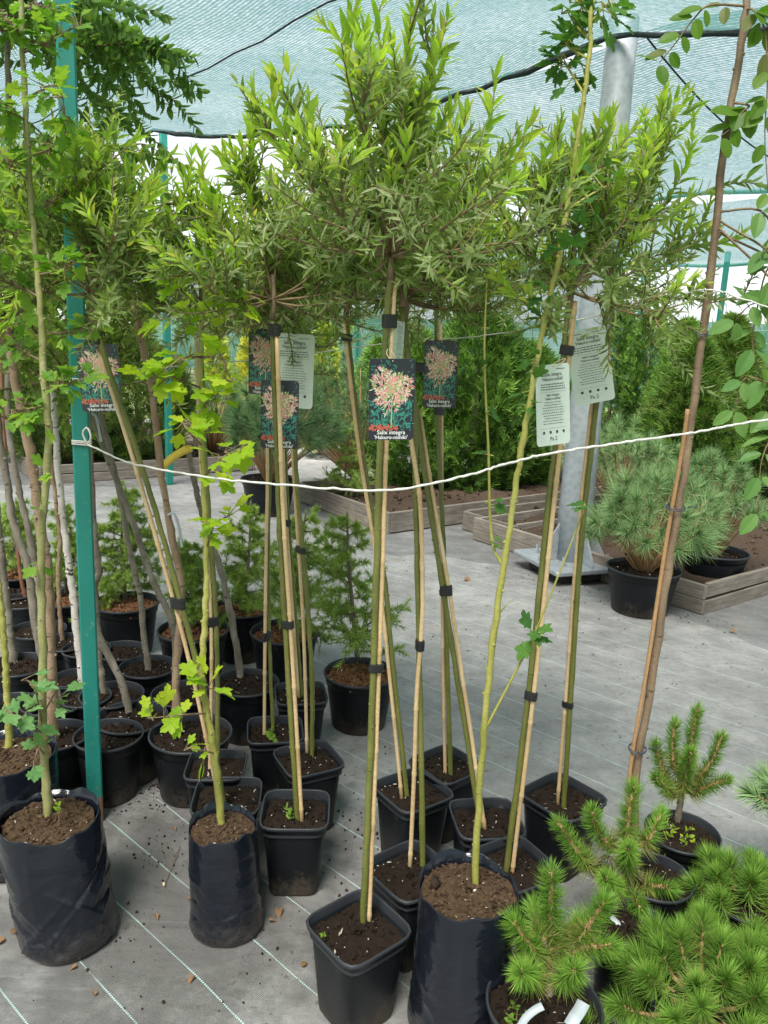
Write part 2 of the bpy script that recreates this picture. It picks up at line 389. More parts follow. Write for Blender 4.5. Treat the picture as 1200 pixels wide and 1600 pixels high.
# shade structure axes: A runs with the bed fronts, the net's seams run along U
UX = np.array([.72, -.694]); NX = np.array([.694, .72]); UANG = math.atan2(UX[1], UX[0])
def net_mat(name, hole, c1, c2, dens=1.0, vert=False):
    """woven shade net: threads let light through, the gaps between them are open"""
    m, nt, n, l, o = nodes(name)
    co = coords(n, l, (1, 1, 1), (0, 0, -UANG))
    w = n.new('ShaderNodeTexWave'); w.bands_direction = 'Z' if vert else 'Y'; w.inputs['Scale'].default_value = 14*dens; w.inputs['Distortion'].default_value = 1.2; w.inputs['Detail'].default_value = 2; w.inputs['Detail Scale'].default_value = 3
    l.new(co, w.inputs['Vector'])
    st = noise(n, l, coords(n, l, (26, 26, 110) if vert else (26, 110, 26), (0, 0, -UANG)), 1, 2, .6); lo = noise(n, l, coords(n, l, (.25, 1.6, 1), (0, 0, -UANG)), 1.2, 3)
    s = math_(n, l, 'ADD', math_(n, l, 'MULTIPLY', st.outputs[0], .70), math_(n, l, 'MULTIPLY', w.outputs[0], .24))
    s = math_(n, l, 'ADD', s, math_(n, l, 'MULTIPLY', lo.outputs[0], .22))
    h = n.new('ShaderNodeMapRange'); h.inputs[1].default_value = .50; h.inputs[2].default_value = .78; h.inputs[3].default_value = hole*.3; h.inputs[4].default_value = hole*1.9; l.new(s, h.inputs[0])
    col = mixc(n, l, lo.outputs[0], c1, c2)
    d = n.new('ShaderNodeBsdfDiffuse'); t = n.new('ShaderNodeBsdfTranslucent'); l.new(col, d.inputs[0]); l.new(col, t.inputs[0])
    x = n.new('ShaderNodeMixShader'); x.inputs[0].default_value = .72; l.new(d.outputs[0], x.inputs[1]); l.new(t.outputs[0], x.inputs[2])
    tr = n.new('ShaderNodeBsdfTransparent'); y = n.new('ShaderNodeMixShader'); l.new(h.outputs[0], y.inputs[0]); l.new(x.outputs[0], y.inputs[1]); l.new(tr.outputs[0], y.inputs[2])
    l.new(y.outputs[0], o.inputs[0])
net_mat('shade_net', .42, (.026, .090, .084), (.054, .118, .112))
net_mat('screen_net', .22, (.10, .34, .28), (.16, .42, .35), 2, True)
net_mat('curtain_net', .40, (.05, .13, .125), (.09, .17, .168), 1, True)

def fabric_mat(name, dark, line, off, contrast):
    """woven ground cover: trodden dust and damp stains on black weave, marker threads every 16 cm"""
    m, nt, n, l, o = nodes(name); p = n.new('ShaderNodeBsdfPrincipled'); p.inputs['Roughness'].default_value = .62; p.inputs['Specular IOR Level'].default_value = .45
    ang = math.atan2(-.66, .75)
    co = coords(n, l, (1, 1, 1), (0, 0, -ang)); raw = coords(n, l)
    sp = n.new('ShaderNodeSeparateXYZ'); l.new(co, sp.inputs[0])
    wob = noise(n, l, raw, 1.4, 2); yy = math_(n, l, 'ADD', sp.outputs['Y'], math_(n, l, 'MULTIPLY', wob.outputs[0], .03))
    fr = math_(n, l, 'FRACT', math_(n, l, 'ADD', math_(n, l, 'MULTIPLY', yy, 1/.16), off))
    thr = math_(n, l, 'LESS_THAN', math_(n, l, 'ABSOLUTE', math_(n, l, 'SUBTRACT', fr, .5)), .0115)
    dash = math_(n, l, 'LESS_THAN', math_(n, l, 'FRACT', math_(n, l, 'MULTIPLY', sp.outputs['X'], 1/.0065)), .62)
    wear = noise(n, l, raw, 6, 4); wf = ramp_out(n, l, wear.outputs[0], [(.32, (.15, .15, .15)), (.55, (1, 1, 1))])
    thr = math_(n, l, 'MULTIPLY', math_(n, l, 'MULTIPLY', thr, dash), wf)
    big = noise(n, l, raw, 1.3, 6, .62); mid = noise(n, l, raw, 7, 6, .68); fine = noise(n, l, raw, 60, 4, .7); spk = noise(n, l, raw, 26, 3, .75)
    s = math_(n, l, 'ADD', math_(n, l, 'MULTIPLY', big.outputs[0], .45), math_(n, l, 'MULTIPLY', mid.outputs[0], .4)); s = math_(n, l, 'ADD', s, math_(n, l, 'MULTIPLY', fine.outputs[0], .2))
    c = ramp_out(n, l, s, [(.36, tuple(x*.62 for x in dark)), (.5, dark), (.62, tuple(min(1, x*contrast) for x in dark)), (.78, tuple(min(1, x*contrast*1.25) for x in dark))])
    c = mixc(n, l, ramp_out(n, l, spk.outputs[0], [(.60, (0, 0, 0)), (.72, (.8, .8, .8))]), c, (.10, .08, .062))
    st = noise(n, l, raw, 3.1, 4, .6, .6); c = mixc(n, l, ramp_out(n, l, st.outputs[0], [(.6, (0, 0, 0)), (.72, (.5, .5, .5))]), c, (.26, .22, .18))
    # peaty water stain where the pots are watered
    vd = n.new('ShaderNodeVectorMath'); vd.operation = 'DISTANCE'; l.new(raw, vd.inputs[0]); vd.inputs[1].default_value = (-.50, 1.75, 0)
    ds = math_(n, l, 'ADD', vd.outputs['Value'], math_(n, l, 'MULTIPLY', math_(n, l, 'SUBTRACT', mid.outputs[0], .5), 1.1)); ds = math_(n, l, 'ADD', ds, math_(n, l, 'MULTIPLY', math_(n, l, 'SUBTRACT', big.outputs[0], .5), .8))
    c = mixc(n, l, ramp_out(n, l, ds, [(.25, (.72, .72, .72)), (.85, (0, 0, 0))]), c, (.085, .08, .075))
    wv = n.new('ShaderNodeTexWave'); wv.bands_direction = 'X'; wv.inputs['Scale'].default_value = 75; l.new(co, wv.inputs['Vector'])
    wv2 = n.new('ShaderNodeTexWave'); wv2.bands_direction = 'Y'; wv2.inputs['Scale'].default_value = 75; l.new(co, wv2.inputs['Vector'])
    c = mixc(n, l, .16, c, mixc(n, l, .5, wv.outputs[0], wv2.outputs[0]), 'OVERLAY')
    c = mixc(n, l, thr, c, line); l.new(c, p.inputs['Base Color'])
    hh = math_(n, l, 'ADD', math_(n, l, 'MULTIPLY', wv.outputs[0], .25), mid.outputs[0]); crs = noise(n, l, coords(n, l, (1, 3.2, 1), (0, 0, .5)), 1.6, 3, .5, 1.5); hh = math_(n, l, 'ADD', hh, math_(n, l, 'MULTIPLY', crs.outputs[0], 3.0)); bump(n, l, hh, .5, .016, p)
    l.new(p.outputs[0], o.inputs[0])
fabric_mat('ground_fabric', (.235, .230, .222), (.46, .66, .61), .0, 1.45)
fabric_mat('old_fabric', (.16, .158, .155), (.22, .24, .24), .3, 1.6)
def ground_mat():
    m, nt, n, l, o = nodes('ground_earth'); p = n.new('ShaderNodeBsdfPrincipled'); p.inputs['Roughness'].default_value = .95
    co = coords(n, l); a = noise(n, l, co, .35, 8, .65); b = noise(n, l, co, 14, 5, .7)
    s = math_(n, l, 'ADD', math_(n, l, 'MULTIPLY', a.outputs[0], .7), math_(n, l, 'MULTIPLY', b.outputs[0], .3))
    l.new(ramp_out(n, l, s, [(.35, (.09, .13, .035)), (.5, (.14, .18, .055)), (.62, (.22, .22, .09)), (.75, (.20, .15, .09))]), p.inputs['Base Color'])
    bump(n, l, b.outputs[0], .6, .05, p); l.new(p.outputs[0], o.inputs[0])
ground_mat()

# ------------------------------------------------------------------ the setting
def sheet(name, pts, z, mat, thick=0.0):
    mb = MB(); p = np.array([(x, y, z) for x, y in pts], float); n = len(p)
    mb.add(p, np.arange(n)[None])
    if thick:
        q = p.copy(); q[:, 2] -= thick; j = np.arange(n); k = (j+1) % n
        mb.add(np.vstack([p, q]), np.stack([j, j+n, k+n, k], -1))
    return struct(mb.build(name, mat, None, False))
sheet('ground', [(-700, -300), (700, -300), (700, 1500), (-700, 1500)], -.004, 'ground_earth')
sheet('old_ground_fabric', [(-9, -3), (7.0, -3), (9.5, 9), (3.5, 15), (-9, 12)], 0.0, 'old_fabric')
edge_px = [(471, 800), (540, 846), (604, 868), (650, 868), (695, 871), (740, 880), (780, 884), (830, 893), (890, 909), (940, 926), (1000, 946), (1050, 962), (1120, 986), (1200, 1018), (1330, 1062), (1500, 1120)]
ep = [G(x, y)[:2] for x, y in edge_px]
fine = smooth_path([(*e, 0) for e in ep], 90)[:, :2]+rng.normal(size=(90, 2))*.006
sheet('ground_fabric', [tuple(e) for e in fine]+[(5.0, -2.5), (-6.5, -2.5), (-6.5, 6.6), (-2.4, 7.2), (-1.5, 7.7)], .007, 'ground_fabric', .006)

# ---- shade net roof, ropes, poles
def uv(u, n, z): p = UX*u+NX*n; return np.array([p[0], p[1], z])
def net_panel(name, u0, u1, n0, n1, zf, label, mat='shade_net', nu=70, nn=40):
    mb = MB(); us = np.linspace(u0, u1, nu); ns = np.linspace(n0, n1, nn)
    V = np.array([uv(u, n, zf(u, n)) for n in ns for u in us])
    i = np.arange(nn-1)[:, None]*nu; j = np.arange(nu-1)[None]
    mb.add(V, np.stack([i+j, i+j+1, i+nu+j+1, i+nu+j], -1).reshape(-1, 4))
    o = mb.build(name, mat); return o
POLE = G(890, 897); POLE[2] = 0
TEALP = G(265, 757)
pu, pn = float(POLE[:2]@UX), float(POLE[:2]@NX); tu, tn = float(TEALP[:2]@UX), float(TEALP[:2]@NX)
def edge_n(u): return pn-.12+(tn-pn)*(u-pu)/(tu-pu)*(1 if u < pu else .35)
def rope_z(u):
    t = (u-pu)/(tu-pu); k = t-math.floor(t); return 3.22-.26*4*k*(1-k)*.9
def z1(u, n):
    e = edge_n(u); d = (e-n)
    k = (d/4.2) % 1.0
    return rope_z(u)*max(0, 1-d/1.2)+(3.24-.42*4*k*(1-k)*.55-.10*math.sin(u*1.1)**2)*min(1, d/1.2)+.02*math.sin(u*9+n*2)*.5
t1 = thing('shade_net', 'pale teal woven shade net stretched overhead above the potted trees', 'shade net', (0, 0, 0), 'shade nets of the roof')
def panel_edge(nu=110, nn=44):
    mb = MB(); us = np.linspace(-13, 9, nu); V = []
    for b in range(nn):
        for u in us:
            e = edge_n(u); n = e-(e+7)*(b/(nn-1)); V.append(uv(u, n, z1(u, n)))
    i = np.arange(nn-1)[:, None]*nu; j = np.arange(nu-1)[None]
    mb.add(np.array(V), np.stack([i+j, i+j+1, i+nu+j+1, i+nu+j], -1).reshape(-1, 4)); return mb
panel_edge().build('net_panel', 'shade_net', t1)
mb = MB()
for k, u in enumerate((-6.05,)):        # overlapped seams
    pts = np.array([uv(uu, nn_, z1(uu, nn_)-.006) for uu, nn_ in [(a, 2.68) for a in np.linspace(-12, 3, 60)]])
    mb.add(*tube(pts, .005, 5))
mb.build('seam', 'rope', t1)
mb = MB(); us = np.linspace(-13, 9, 140)
pts = np.array([uv(u, edge_n(u)+.01, rope_z(u)-.012+.01*math.sin(u*23)+.006*math.sin(u*61)) for u in us])
mb.add(*tube(pts, .016+.006*np.sin(us*17)**2, 6)); mb.build('edge_rope', 'rope', t1)
E2N = 8.25
def z2(u, n):
    k = (n-pn)/(E2N-pn); c = max(0, 1-abs((u-pu-.12)-(n-pn)*.04)/.9)
    return 3.20-.30*4*k*(1-k)*.8-.05*math.sin(u*1.7)**2+.10*c*(1-k)-.10*k
t2 = thing('shade_net', 'whiter second shade net hung beyond the galvanised pole', 'shade net', (0, 0, 0), 'shade nets of the roof')
net_panel('net_panel', pu-2.1, 9, pn+.05, E2N, z2, '').parent = t2
mb = MB(); us = np.linspace(pu-2.1, 9, 80); mb.add(*tube(np.array([uv(u, E2N, z2(u, E2N)-.01) for u in us]), .022, 6)); mb.build('edge_rope', 'screen_net', t2)
mb = MB(); ns = np.linspace(pn+.1, E2N, 40); mb.add(*tube(np.array([uv(pu+.1+(n-pn)*.05, n, z2(pu+.1+(n-pn)*.05, n)-.008) for n in ns]), .006, 5)); mb.build('seam', 'rope', t2)
def z3(u, n): k = (n-9.0)/6.0; return 3.17-.22*4*k*(1-k)-.05*math.sin(u*1.3)**2
t3 = thing('shade_net', 'far shade net ending in a straight hem above the open sky', 'shade net', (0, 0, 0), 'shade nets of the roof')
net_panel('net_panel', -22, 8, 9.0, 15.0, z3, '').parent = t3
mb = MB(); us = np.linspace(-22, 8, 80); mb.add(*tube(np.array([uv(u, 15.0, z3(u, 15.0)-.01) for u in us]), .03, 6)); mb.build('hem', 'screen_net', t3)

def rounded_poly(n, r, z):
    a = np.arange(n)*2*PI/n+PI/n; return np.stack([r*np.cos(a), r*np.sin(a), np.full(n, z)], -1)
gp = thing('galvanised_pole', 'tapered galvanised steel pole bolted on a square base plate', 'pole', POLE, rotz=math.radians(20))
mb = MB(); mb.add(*lathe([(.118, .11), (.110, .5), (.098, 1.6), (.088, 3.32)], 16)); mb.build('shaft', 'galvanised', gp, True)
mb = MB(); v, f = bevbox(.56, .56, .03, .006); mb.add(v+[0, 0, .095], f); mb.build('base_plate', 'galvanised', gp, False)
mb = MB(); v, f = bevbox(.40, .40, .078, .01); mb.add(v+[0, 0, .041], f); mb.build('footing', 'pot_plastic', gp, False)
for k in range(4):
    a = k*PI/2
    mb = MB(); tri = np.array([[.105, -.006, .112], [.25, -.006, .112], [.25, -.006, .13], [.108, -.006, .36]]); tr2 = tri+[0, .012, 0]
    mb.add(np.vstack([tri, tr2]), [np.array([[0, 1, 2, 3], [7, 6, 5, 4], [0, 4, 5, 1], [1, 5, 6, 2], [2, 6, 7, 3], [3, 7, 4, 0]])])
    o = mb.build('gusset', 'galvanised', gp, False); o.rotation_euler = (0, 0, a)
    mb = MB(); mb.add(*lathe([(.022, .11), (.022, .135), (.012, .137), (.012, .175)], 6)); mb.add(*lathe([(.016, .045), (.016, .085)], 8))
    o = mb.build('anchor_bolt', 'galvanised', gp, False); o.location = (.23*math.cos(a+PI/4), .23*math.sin(a+PI/4), 0)

def square_post(name, label, P, h, w, mat, cat='post', group=None, lean=(0, 0), rot=0):
    t = thing(name, label, cat, P, group, rot); mb = MB(); v, f = bevbox(w, w, h, .004); v = v+[0, 0, h/2]
    v[:, 0] += lean[0]*v[:, 2]/h; v[:, 1] += lean[1]*v[:, 2]/h
    # extra rings are not needed: a straight tube
    mb.add(v, f); mb.build('tube', mat, t, False)
    mb = MB(); v, f = bevbox(w*1.04, w*1.04, .006, .002); mb.add(v+[lean[0], lean[1], h+.003], f); mb.build('end_cap', 'tape', t, False); return t
GPOST = G(150, 1283)
square_post('green_post', 'teal painted square steel post with rusty foot, white string tied round it', GPOST, 3.05, .044, 'teal_rusty', 'post', None, (.012, 0), .35)
square_post('green_post', 'teal square post under the corner of the shade net', TEALP, 3.2, .06, 'teal_paint', 'post', 'far teal posts', (0, 0), .6)
RPOST = np.array([1.32, 1.52, 0])
square_post('green_post', 'teal square post holding the string ends beside the mounded pines', RPOST, 3.05, .057, 'teal_rusty', 'post', None, (0, 0), .35)

# ---- fence with screen, posts
FN = 13.3
fence = thing('mesh_fence', 'welded wire fence with green screen net behind the clipped conifers', 'fence', (0, 0, 0))
mb = MB(); wr = .003
for u in np.arange(-24, 6, .07): mb.add(*tube([uv(u, FN, .05), uv(u, FN, 2.36)], wr, 3, False))
for z in np.arange(.1, 2.4, .2): mb.add(*tube([uv(-24, FN-.006, z), uv(6, FN-.006, z)], wr*1.2, 3, False))
stuff(mb.build('wire', 'screen_net' if False else 'galvanised', fence, False))
mb = MB(); us = np.linspace(-24, 6, 60); zs = np.linspace(.45, 2.0, 7)
V = np.array([uv(u, FN+.05+.03*math.sin(u*5+z*3), z+.03*math.sin(u*2.1)) for z in zs for u in us]); i = np.arange(6)[:, None]*60; j = np.arange(59)[None]
mb.add(V, np.stack([i+j, i+j+1, i+61+j, i+60+j], -1).reshape(-1, 4)); mb.build('screen', 'screen_net', fence)
for fi, (x, top) in enumerate(((1128, 372), (1002, 400), (790, 330), (560, 300))):
    # posts stand on the fence line where they show
    d = ray(x, 470); t = (FN-.12)/float(d[:2]@NX); P = cC+d*t; P[2] = 0
    square_post('fence_post', ['teal fence post rising into open sky beside the net hem', 'teal fence post behind the clipped columnar conifers', 'teal fence post seen between the willow crowns and thujas', 'teal fence post behind the leaning bare willow stem'][fi], P, 3.12, .07, 'teal_paint', 'post', 'far teal posts on the fence', rot=.6)

ct = thing('net_curtain', 'pale net curtain hanging above the wire fence behind the crowns', 'shade net', (0, 0, 0)); mb = MB(); us = np.linspace(-26, -7.2, 120); zs = np.linspace(1.85, 3.2, 9)
V = np.array([uv(u, FN+.22+.06*math.sin(u*3.1+z)+.03*math.sin(u*9), z+(.05*math.sin(u*1.3) if z > 3 else .04*math.sin(u*2.3))) for z in zs for u in us]); i = np.arange(8)[:, None]*120; j = np.arange(119)[None]
mb.add(V, np.stack([i+j, i+j+1, i+121+j, i+120+j], -1).reshape(-1, 4)); mb.build('net_sheet', 'curtain_net', ct)
# ---- raised beds
AX = np.array([.80, .60]); BX = np.array([-.60, .80])
plank_mesh = {}
def plank(parent, c, ang, ln, hgt, thk=.028):
    key = (round(ln, 2), round(hgt, 3))
    if key not in plank_mesh:
        mb = MB(); v, f = bevbox(ln, thk, hgt, .004); mb.add(v, f); plank_mesh[key] = mb.mesh('plank', 'bed_wood', False)
    return link('plank', plank_mesh[key], parent, c, (random.uniform(-.012, .012), random.uniform(-.006, .006), ang))
def clods(mb, pos, size, m=0):
    ico = np.array([[0, 0, -1], [.72, -.53, -.45], [-.28, -.85, -.45], [-.89, 0, -.45], [-.28, .85, -.45], [.72, .53, -.45], [.28, -.85, .45], [-.72, -.53, .45], [-.72, .53, .45], [.28, .85, .45], [.89, 0, .45], [0, 0, 1]], float)
    fc = np.array([[0, 1, 2], [1, 0, 5], [0, 2, 3], [0, 3, 4], [0, 4, 5], [1, 5, 10], [2, 1, 6], [3, 2, 7], [4, 3, 8], [5, 4, 9], [1, 10, 6], [2, 6, 7], [3, 7, 8], [4, 8, 9], [5, 9, 10], [6, 10, 11], [7, 6, 11], [8, 7, 11], [9, 8, 11], [10, 9, 11]])
    N = len(pos); d = rand_dirs(N); up = rand_dirs(N)
    v, f = spread(ico*np.array([1, .8, .7]), [fc], pos, d, up, size); v += rng.normal(size=v.shape)*np.repeat(np.broadcast_to(size, (N,)), 12)[:, None]*.12
    mb.add(v, f, m)
def bed(label, corner, la, lb, nplank=2, hp=.085, group='raised plank beds'):
    """corner nearest the camera; la along AX, lb along BX"""
    a = math.atan2(AX[1], AX[0]); t = thing('raised_bed', label, 'raised bed', (corner[0], corner[1], 0), group)
    for k in range(nplank):
        z = .006+hp*(k+.5)+.002*k; off = random.uniform(-.004, .004)
        segs = max(1, int(round(la/2.6))); sl = la/segs
        for s in range(segs):
            c = AX*(sl*(s+.5))+BX*off; plank(t, (c[0], c[1], z), a, sl-.006, hp)
            c = AX*(sl*(s+.5))+BX*(lb+off); plank(t, (c[0], c[1], z), a, sl-.006, hp)
        c = BX*(lb/2)-AX*.016; plank(t, (c[0], c[1], z-.002), a+PI/2, lb+.03, hp)
        c = BX*(lb/2)+AX*(la+.016); plank(t, (c[0], c[1], z-.002), a+PI/2, lb+.03, hp)
    mb = MB(); nu, nv = int(la*9)+4, int(lb*9)+4; zz = nplank*hp-.045
    g = np.array([[*(AX*u+BX*v), zz+rng.normal()*.012] for v in np.linspace(.02, lb-.02, nv) for u in np.linspace(.02, la-.02, nu)])
    i = np.arange(nv-1)[:, None]*nu; j = np.arange(nu-1)[None]
    mb.add(g, np.stack([i+j, i+j+1, i+nu+j+1, i+nu+j], -1).reshape(-1, 4))
    n = int(la*lb*110); r = rng.random((n, 2)); p = r[:, :1]*AX*la*.97+r[:, 1:]*BX*lb*.97+.012*(AX+BX)
    clods(mb, np.column_stack([p, np.full(n, zz)+rng.normal(size=n)*.008]), .008+.02*rng.random(n)**2)
    stuff(mb.build('earth', 'bed_earth', t)); return t
cA = G(608, 834); cB = G(803, 852); cCn = G(1097, 959)
bed('weathered two-plank raised bed with feathery conifers on white string side', cA[:2], 3.6, 1.35)
bed('low raised bed partly hidden behind the galvanised pole', cB[:2]+AX*.01, 4.0, .55, 1, .15)
bed('raised bed whose plank corner meets the big black pine pot', cCn[:2], 3.5, 1.9)
bD = G(100, 760); bed('raised bed behind the weeping birches and the far teal post', (-3.25, 7.15), 2.2, 1.2)
bed('far raised bed in front of the screen fence, left of the pole', (-3.6, 9.2), 5.2, 1.5)
bed('raised bed with clipped columnar conifers before the fence', (2.3, 8.6), 5.2, 1.3)
bed('raised bed under the spreading gold-green conifers', (3.4, 6.6), 4.2, 1.2)

# ------------------------------------------------------------------ pots and soil (unit meshes, shared)
def squircle(p): return lambda a: 1/(np.abs(np.cos(a))**p+np.abs(np.sin(a))**p)**(1/p)
ONE = lambda a: np.ones_like(a)
PM = {}
def pot_meshes(kind, r, h):
    key = (kind, round(r, 3), round(h, 3))
    if key in PM: return PM[key]
    if kind == 'square':
        sh, seg = squircle(6), 40
        prof = [(r*.70, 0), (r*.73, .006), (r*.90, h*.86), (r*.90, h*.885), (r*.965, h*.90), (r*.975, h*.955)]
        rim = [(r*.975, h*.953), (r*1.02, h*.957), (r*1.025, h*.985), (r*1.01, h), (r*.985, h), (r*.97, h*.985), (r*.955, h*.86)]
    else:
        sh, seg = ONE, 36
        prof = [(r*.74, 0), (r*.76, .006), (r*.925, h*.80), (r*.925, h*.815), (r*.955, h*.825), (r*.975, h*.955)]
        rim = [(r*.975, h*.953), (r*1.02, h*.957), (r*1.025, h*.985), (r*1.008, h), (r*.985, h), (r*.972, h*.985), (r*.955, h*.84)]
    a = MB(); a.add(*lathe(prof, seg, sh)); b = MB(); b.add(*lathe(rim, seg, sh, False))
    PM[key] = (a.mesh('pot', 'pot_plastic'), b.mesh('rim', 'pot_rim')); return PM[key]
SM = {}
def soil_mesh(kind, mat, var):
    key = (kind, mat, var)
    if key in SM: return SM[key]
    sh = squircle(6) if kind == 'square' else ONE; mb = MB(); nr, seg = 12, 40
    a = np.arange(seg)*2*PI/seg; s = sh(a); V = [[0, 0, .10]]
    for k in range(1, nr+1):
        q = k/nr; V += [[q*s[j]*math.cos(a[j]), q*s[j]*math.sin(a[j]), .10*(1-q*q)+rng.normal()*.035] for j in range(seg)]
    f4 = np.array([[1+k*seg+j, 1+k*seg+(j+1) % seg, 1+(k+1)*seg+(j+1) % seg, 1+(k+1)*seg+j] for k in range(nr-1) for j in range(seg)])
    f3 = np.array([[0, 1+j, 1+(j+1) % seg] for j in range(seg)])
    mb.add(np.array(V), [f4, f3])
    n = 330; q = np.sqrt(rng.random(n))*.93; an = rng.random(n)*2*PI; ss = sh(an)
    pos = np.stack([q*ss*np.cos(an), q*ss*np.sin(an), .10*(1-q*q)+rng.normal(size=n)*.02], -1)
    clods(mb, pos, .018+.07*rng.random(n)**2.2)
    if mat != 'peat':
        n = 420; q = np.sqrt(rng.random(n))*.95; an = rng.random(n)*2*PI; ss = sh(an); pos = np.stack([q*ss*np.cos(an), q*ss*np.sin(an), .10*(1-q*q)+.015+.02*rng.random(n)], -1)
        v, f = spread(*BROAD, pos, rand_dirs(n)*[1, 1, .3], np.tile([0, 0, 1.0], (n, 1))+rng.normal(size=(n, 3))*.5, .05+.09*rng.random(n)); mb.add(v, f, 0)
    n = 15; q = np.sqrt(rng.random(n))*.9; an = rng.random(n)*2*PI; ss = sh(an)
    pos = np.stack([q*ss*np.cos(an), q*ss*np.sin(an), .10*(1-q*q)+.05+0*q], -1)
    v, f = spread(*LANCE, pos, rand_dirs(n)*[1, 1, .15], np.tile([0, 0, 1.0], (n, 1))+rng.normal(size=(n, 3))*.3, .03+.15*rng.random(n)**3, .06+.14*rng.random(n)); mb.add(v, f, 1)
    SM[key] = mb.mesh('soil', [mat, 'fleck']); return SM[key]

def add_pot(t, kind, r, h, mat='peat', rot=0.0):
    pm, rm = pot_meshes(kind, r, h)
    p = link('pot', pm, t, (0, 0, .008), (0, 0, rot)); link('rim', rm, p)
    s = link('soil', soil_mesh(kind, mat, random.randrange(3)), t, (0, 0, .008+h*.87), (0, 0, rot+(PI/2)*random.randrange(4)), (r*.955,)*3)
    stuff(s); return p
def add_bag(t, r, h, seed, lean=(0, 0), rot=0, mat='bark_soil', folds=1.0):
    """polythene bag: soft wall, creases round its foot, thin upright lip"""
    rr = np.random.default_rng(seed); seg, nz = 132, 76; zs = np.linspace(0, h, nz); a = np.arange(seg)*2*PI/seg; V = []
    ph = rr.random(8)*2*PI
    # sharp creases of the film: position round the bag, height, slant, length, width, depth
    cre = [(rr.uniform(0, 2*PI), abs(rr.normal(.26, .2)), rr.choice((-1, 1))*rr.uniform(.1, 1.0), rr.uniform(.10, .34), rr.uniform(.012, .026), folds*rr.uniform(.015, .05)*rr.choice((-1, 1, 1))) for _ in range(46)]
    cre += [(rr.uniform(0, 2*PI), .75, PI/2+rr.normal()*.12, .5, .02, folds*.018) for _ in range(7)]
    for z in zs:
        q = z/h
        base = r*(1.03+.04*math.sin(q*2.4+ph[0])-.10*max(0, (.05-q)/.05)+.035*math.exp(-((q-.12)/.1)**2))
        und = .018*np.sin(2*a+ph[1]+q*.8)+.012*np.sin(3*a+ph[2]-q*1.5)+.007*np.sin(5*a+ph[3]+q*3)
        cr_ = np.zeros(seg)
        for a0, q0, sl, ln_, w_, dp in cre:
            da = (a-a0+PI) % (2*PI)-PI; x_ = da*r; y_ = (q-q0)*h; u_ = (x_*math.cos(sl)+y_*math.sin(sl))/h; v_ = (-x_*math.sin(sl)+y_*math.cos(sl))/h
            v_ = v_+.25*u_*u_; cr_ += dp*np.exp(-(u_/ln_)**2)*np.exp(-np.abs(v_/w_)**1.4)
        rad = base*(1+und+cr_)
        rad = rad*(1+.06*max(0, (.12-q)/.12)*np.abs(np.sin(1.5*a+ph[2])))
        V.append(np.stack([rad*np.cos(a)+lean[0]*q, rad*np.sin(a)+lean[1]*q, np.full(seg, z)+(.008*np.sin(2*a+ph[1])+.004*np.sin(7*a)+.002*np.sin(13*a+ph[4]))*max(0, (q-.9)/.1)], -1))
    ins = V[-1].copy(); c = np.array([lean[0], lean[1], 0]); ins = (ins-c)*[.985, .985, 1]+c; low = ins.copy(); low[:, 2] -= h*.16
    V += [ins, low]; n = len(V); VV = np.concatenate(V)
    i = np.arange(n-1)[:, None]*seg; j = np.arange(seg)[None]; k = (j+1) % seg
    mb = MB(); mb.add(VV, np.stack([i+j, i+k, i+seg+k, i+seg+j], -1).reshape(-1, 4)); mb.add(np.vstack([V[0], [0, 0, 0]]), np.stack([np.full(seg, seg), (np.arange(seg)+1) % seg, np.arange(seg)], -1))
    o = mb.build('bag', 'bag_plastic', t); o.location = (0, 0, .009); o.rotation_euler = (0, 0, rot)
    stuff(link('soil', soil_mesh('round', mat, seed % 3), t, (lean[0], lean[1], .009+h*.925), (0, 0, rot), (r*.955, r*.955, r*.8)))
    return o

# ------------------------------------------------------------------ stems, canes, ties
def knotted(mb, path, r0, r1, seg=9, buds=0, bud=.0035, jig=.0009, n=46):
    p = smooth_path(path, n); k = nrm(rng.normal(size=(n, 3)))*jig; k[0] = 0; p = p+k
    rad = np.linspace(r0, r1, n)*(1+.07*rng.normal(size=n)*.6); rad[0] *= 1.25; rad[3::7] *= 1.13
    mb.add(*tube(p, rad, seg))
    if buds:
        ii = np.linspace(2, n-3, buds).astype(int)+rng.integers(-1, 2, buds); t = nrm(np.gradient(p, axis=0))[ii]; o = perp(t)
        clods(mb, p[ii]+o*rad[ii][:, None]*.95, np.full(len(ii), bud)*(0.7+.6*rng.random(len(ii))))
    return p, rad
def cane(mb, path, r, nodes_every=.19):
    p0 = smooth_path(path, 80); s = np.concatenate([[0], np.cumsum(np.linalg.norm(np.diff(p0, axis=0), axis=1))]); L = s[-1]; st = []; rr = []
    x = random.uniform(.03, .12); st.append(0); rr.append(r)
    while x < L-.02:
        st += [x-.006, x-.002, x+.003, x+.009]; rr += [r*1.0, r*1.2, r*1.13, r*.97]; x += nodes_every*random.uniform(.8, 1.25)
        if x-st[-1] > .05 and x < L: st.append((x+st[-1])/2); rr.append(r*.98)
    st.append(L); rr.append(r*.95); P = np.stack([np.interp(st, s, p0[:, k]) for k in range(3)], -1)
    mb.add(*tube(P, np.array(rr), 10))
def at_height(path, z):
    p = smooth_path(path, 80); return p[np.argmin(np.abs(p[:, 2]-z))]
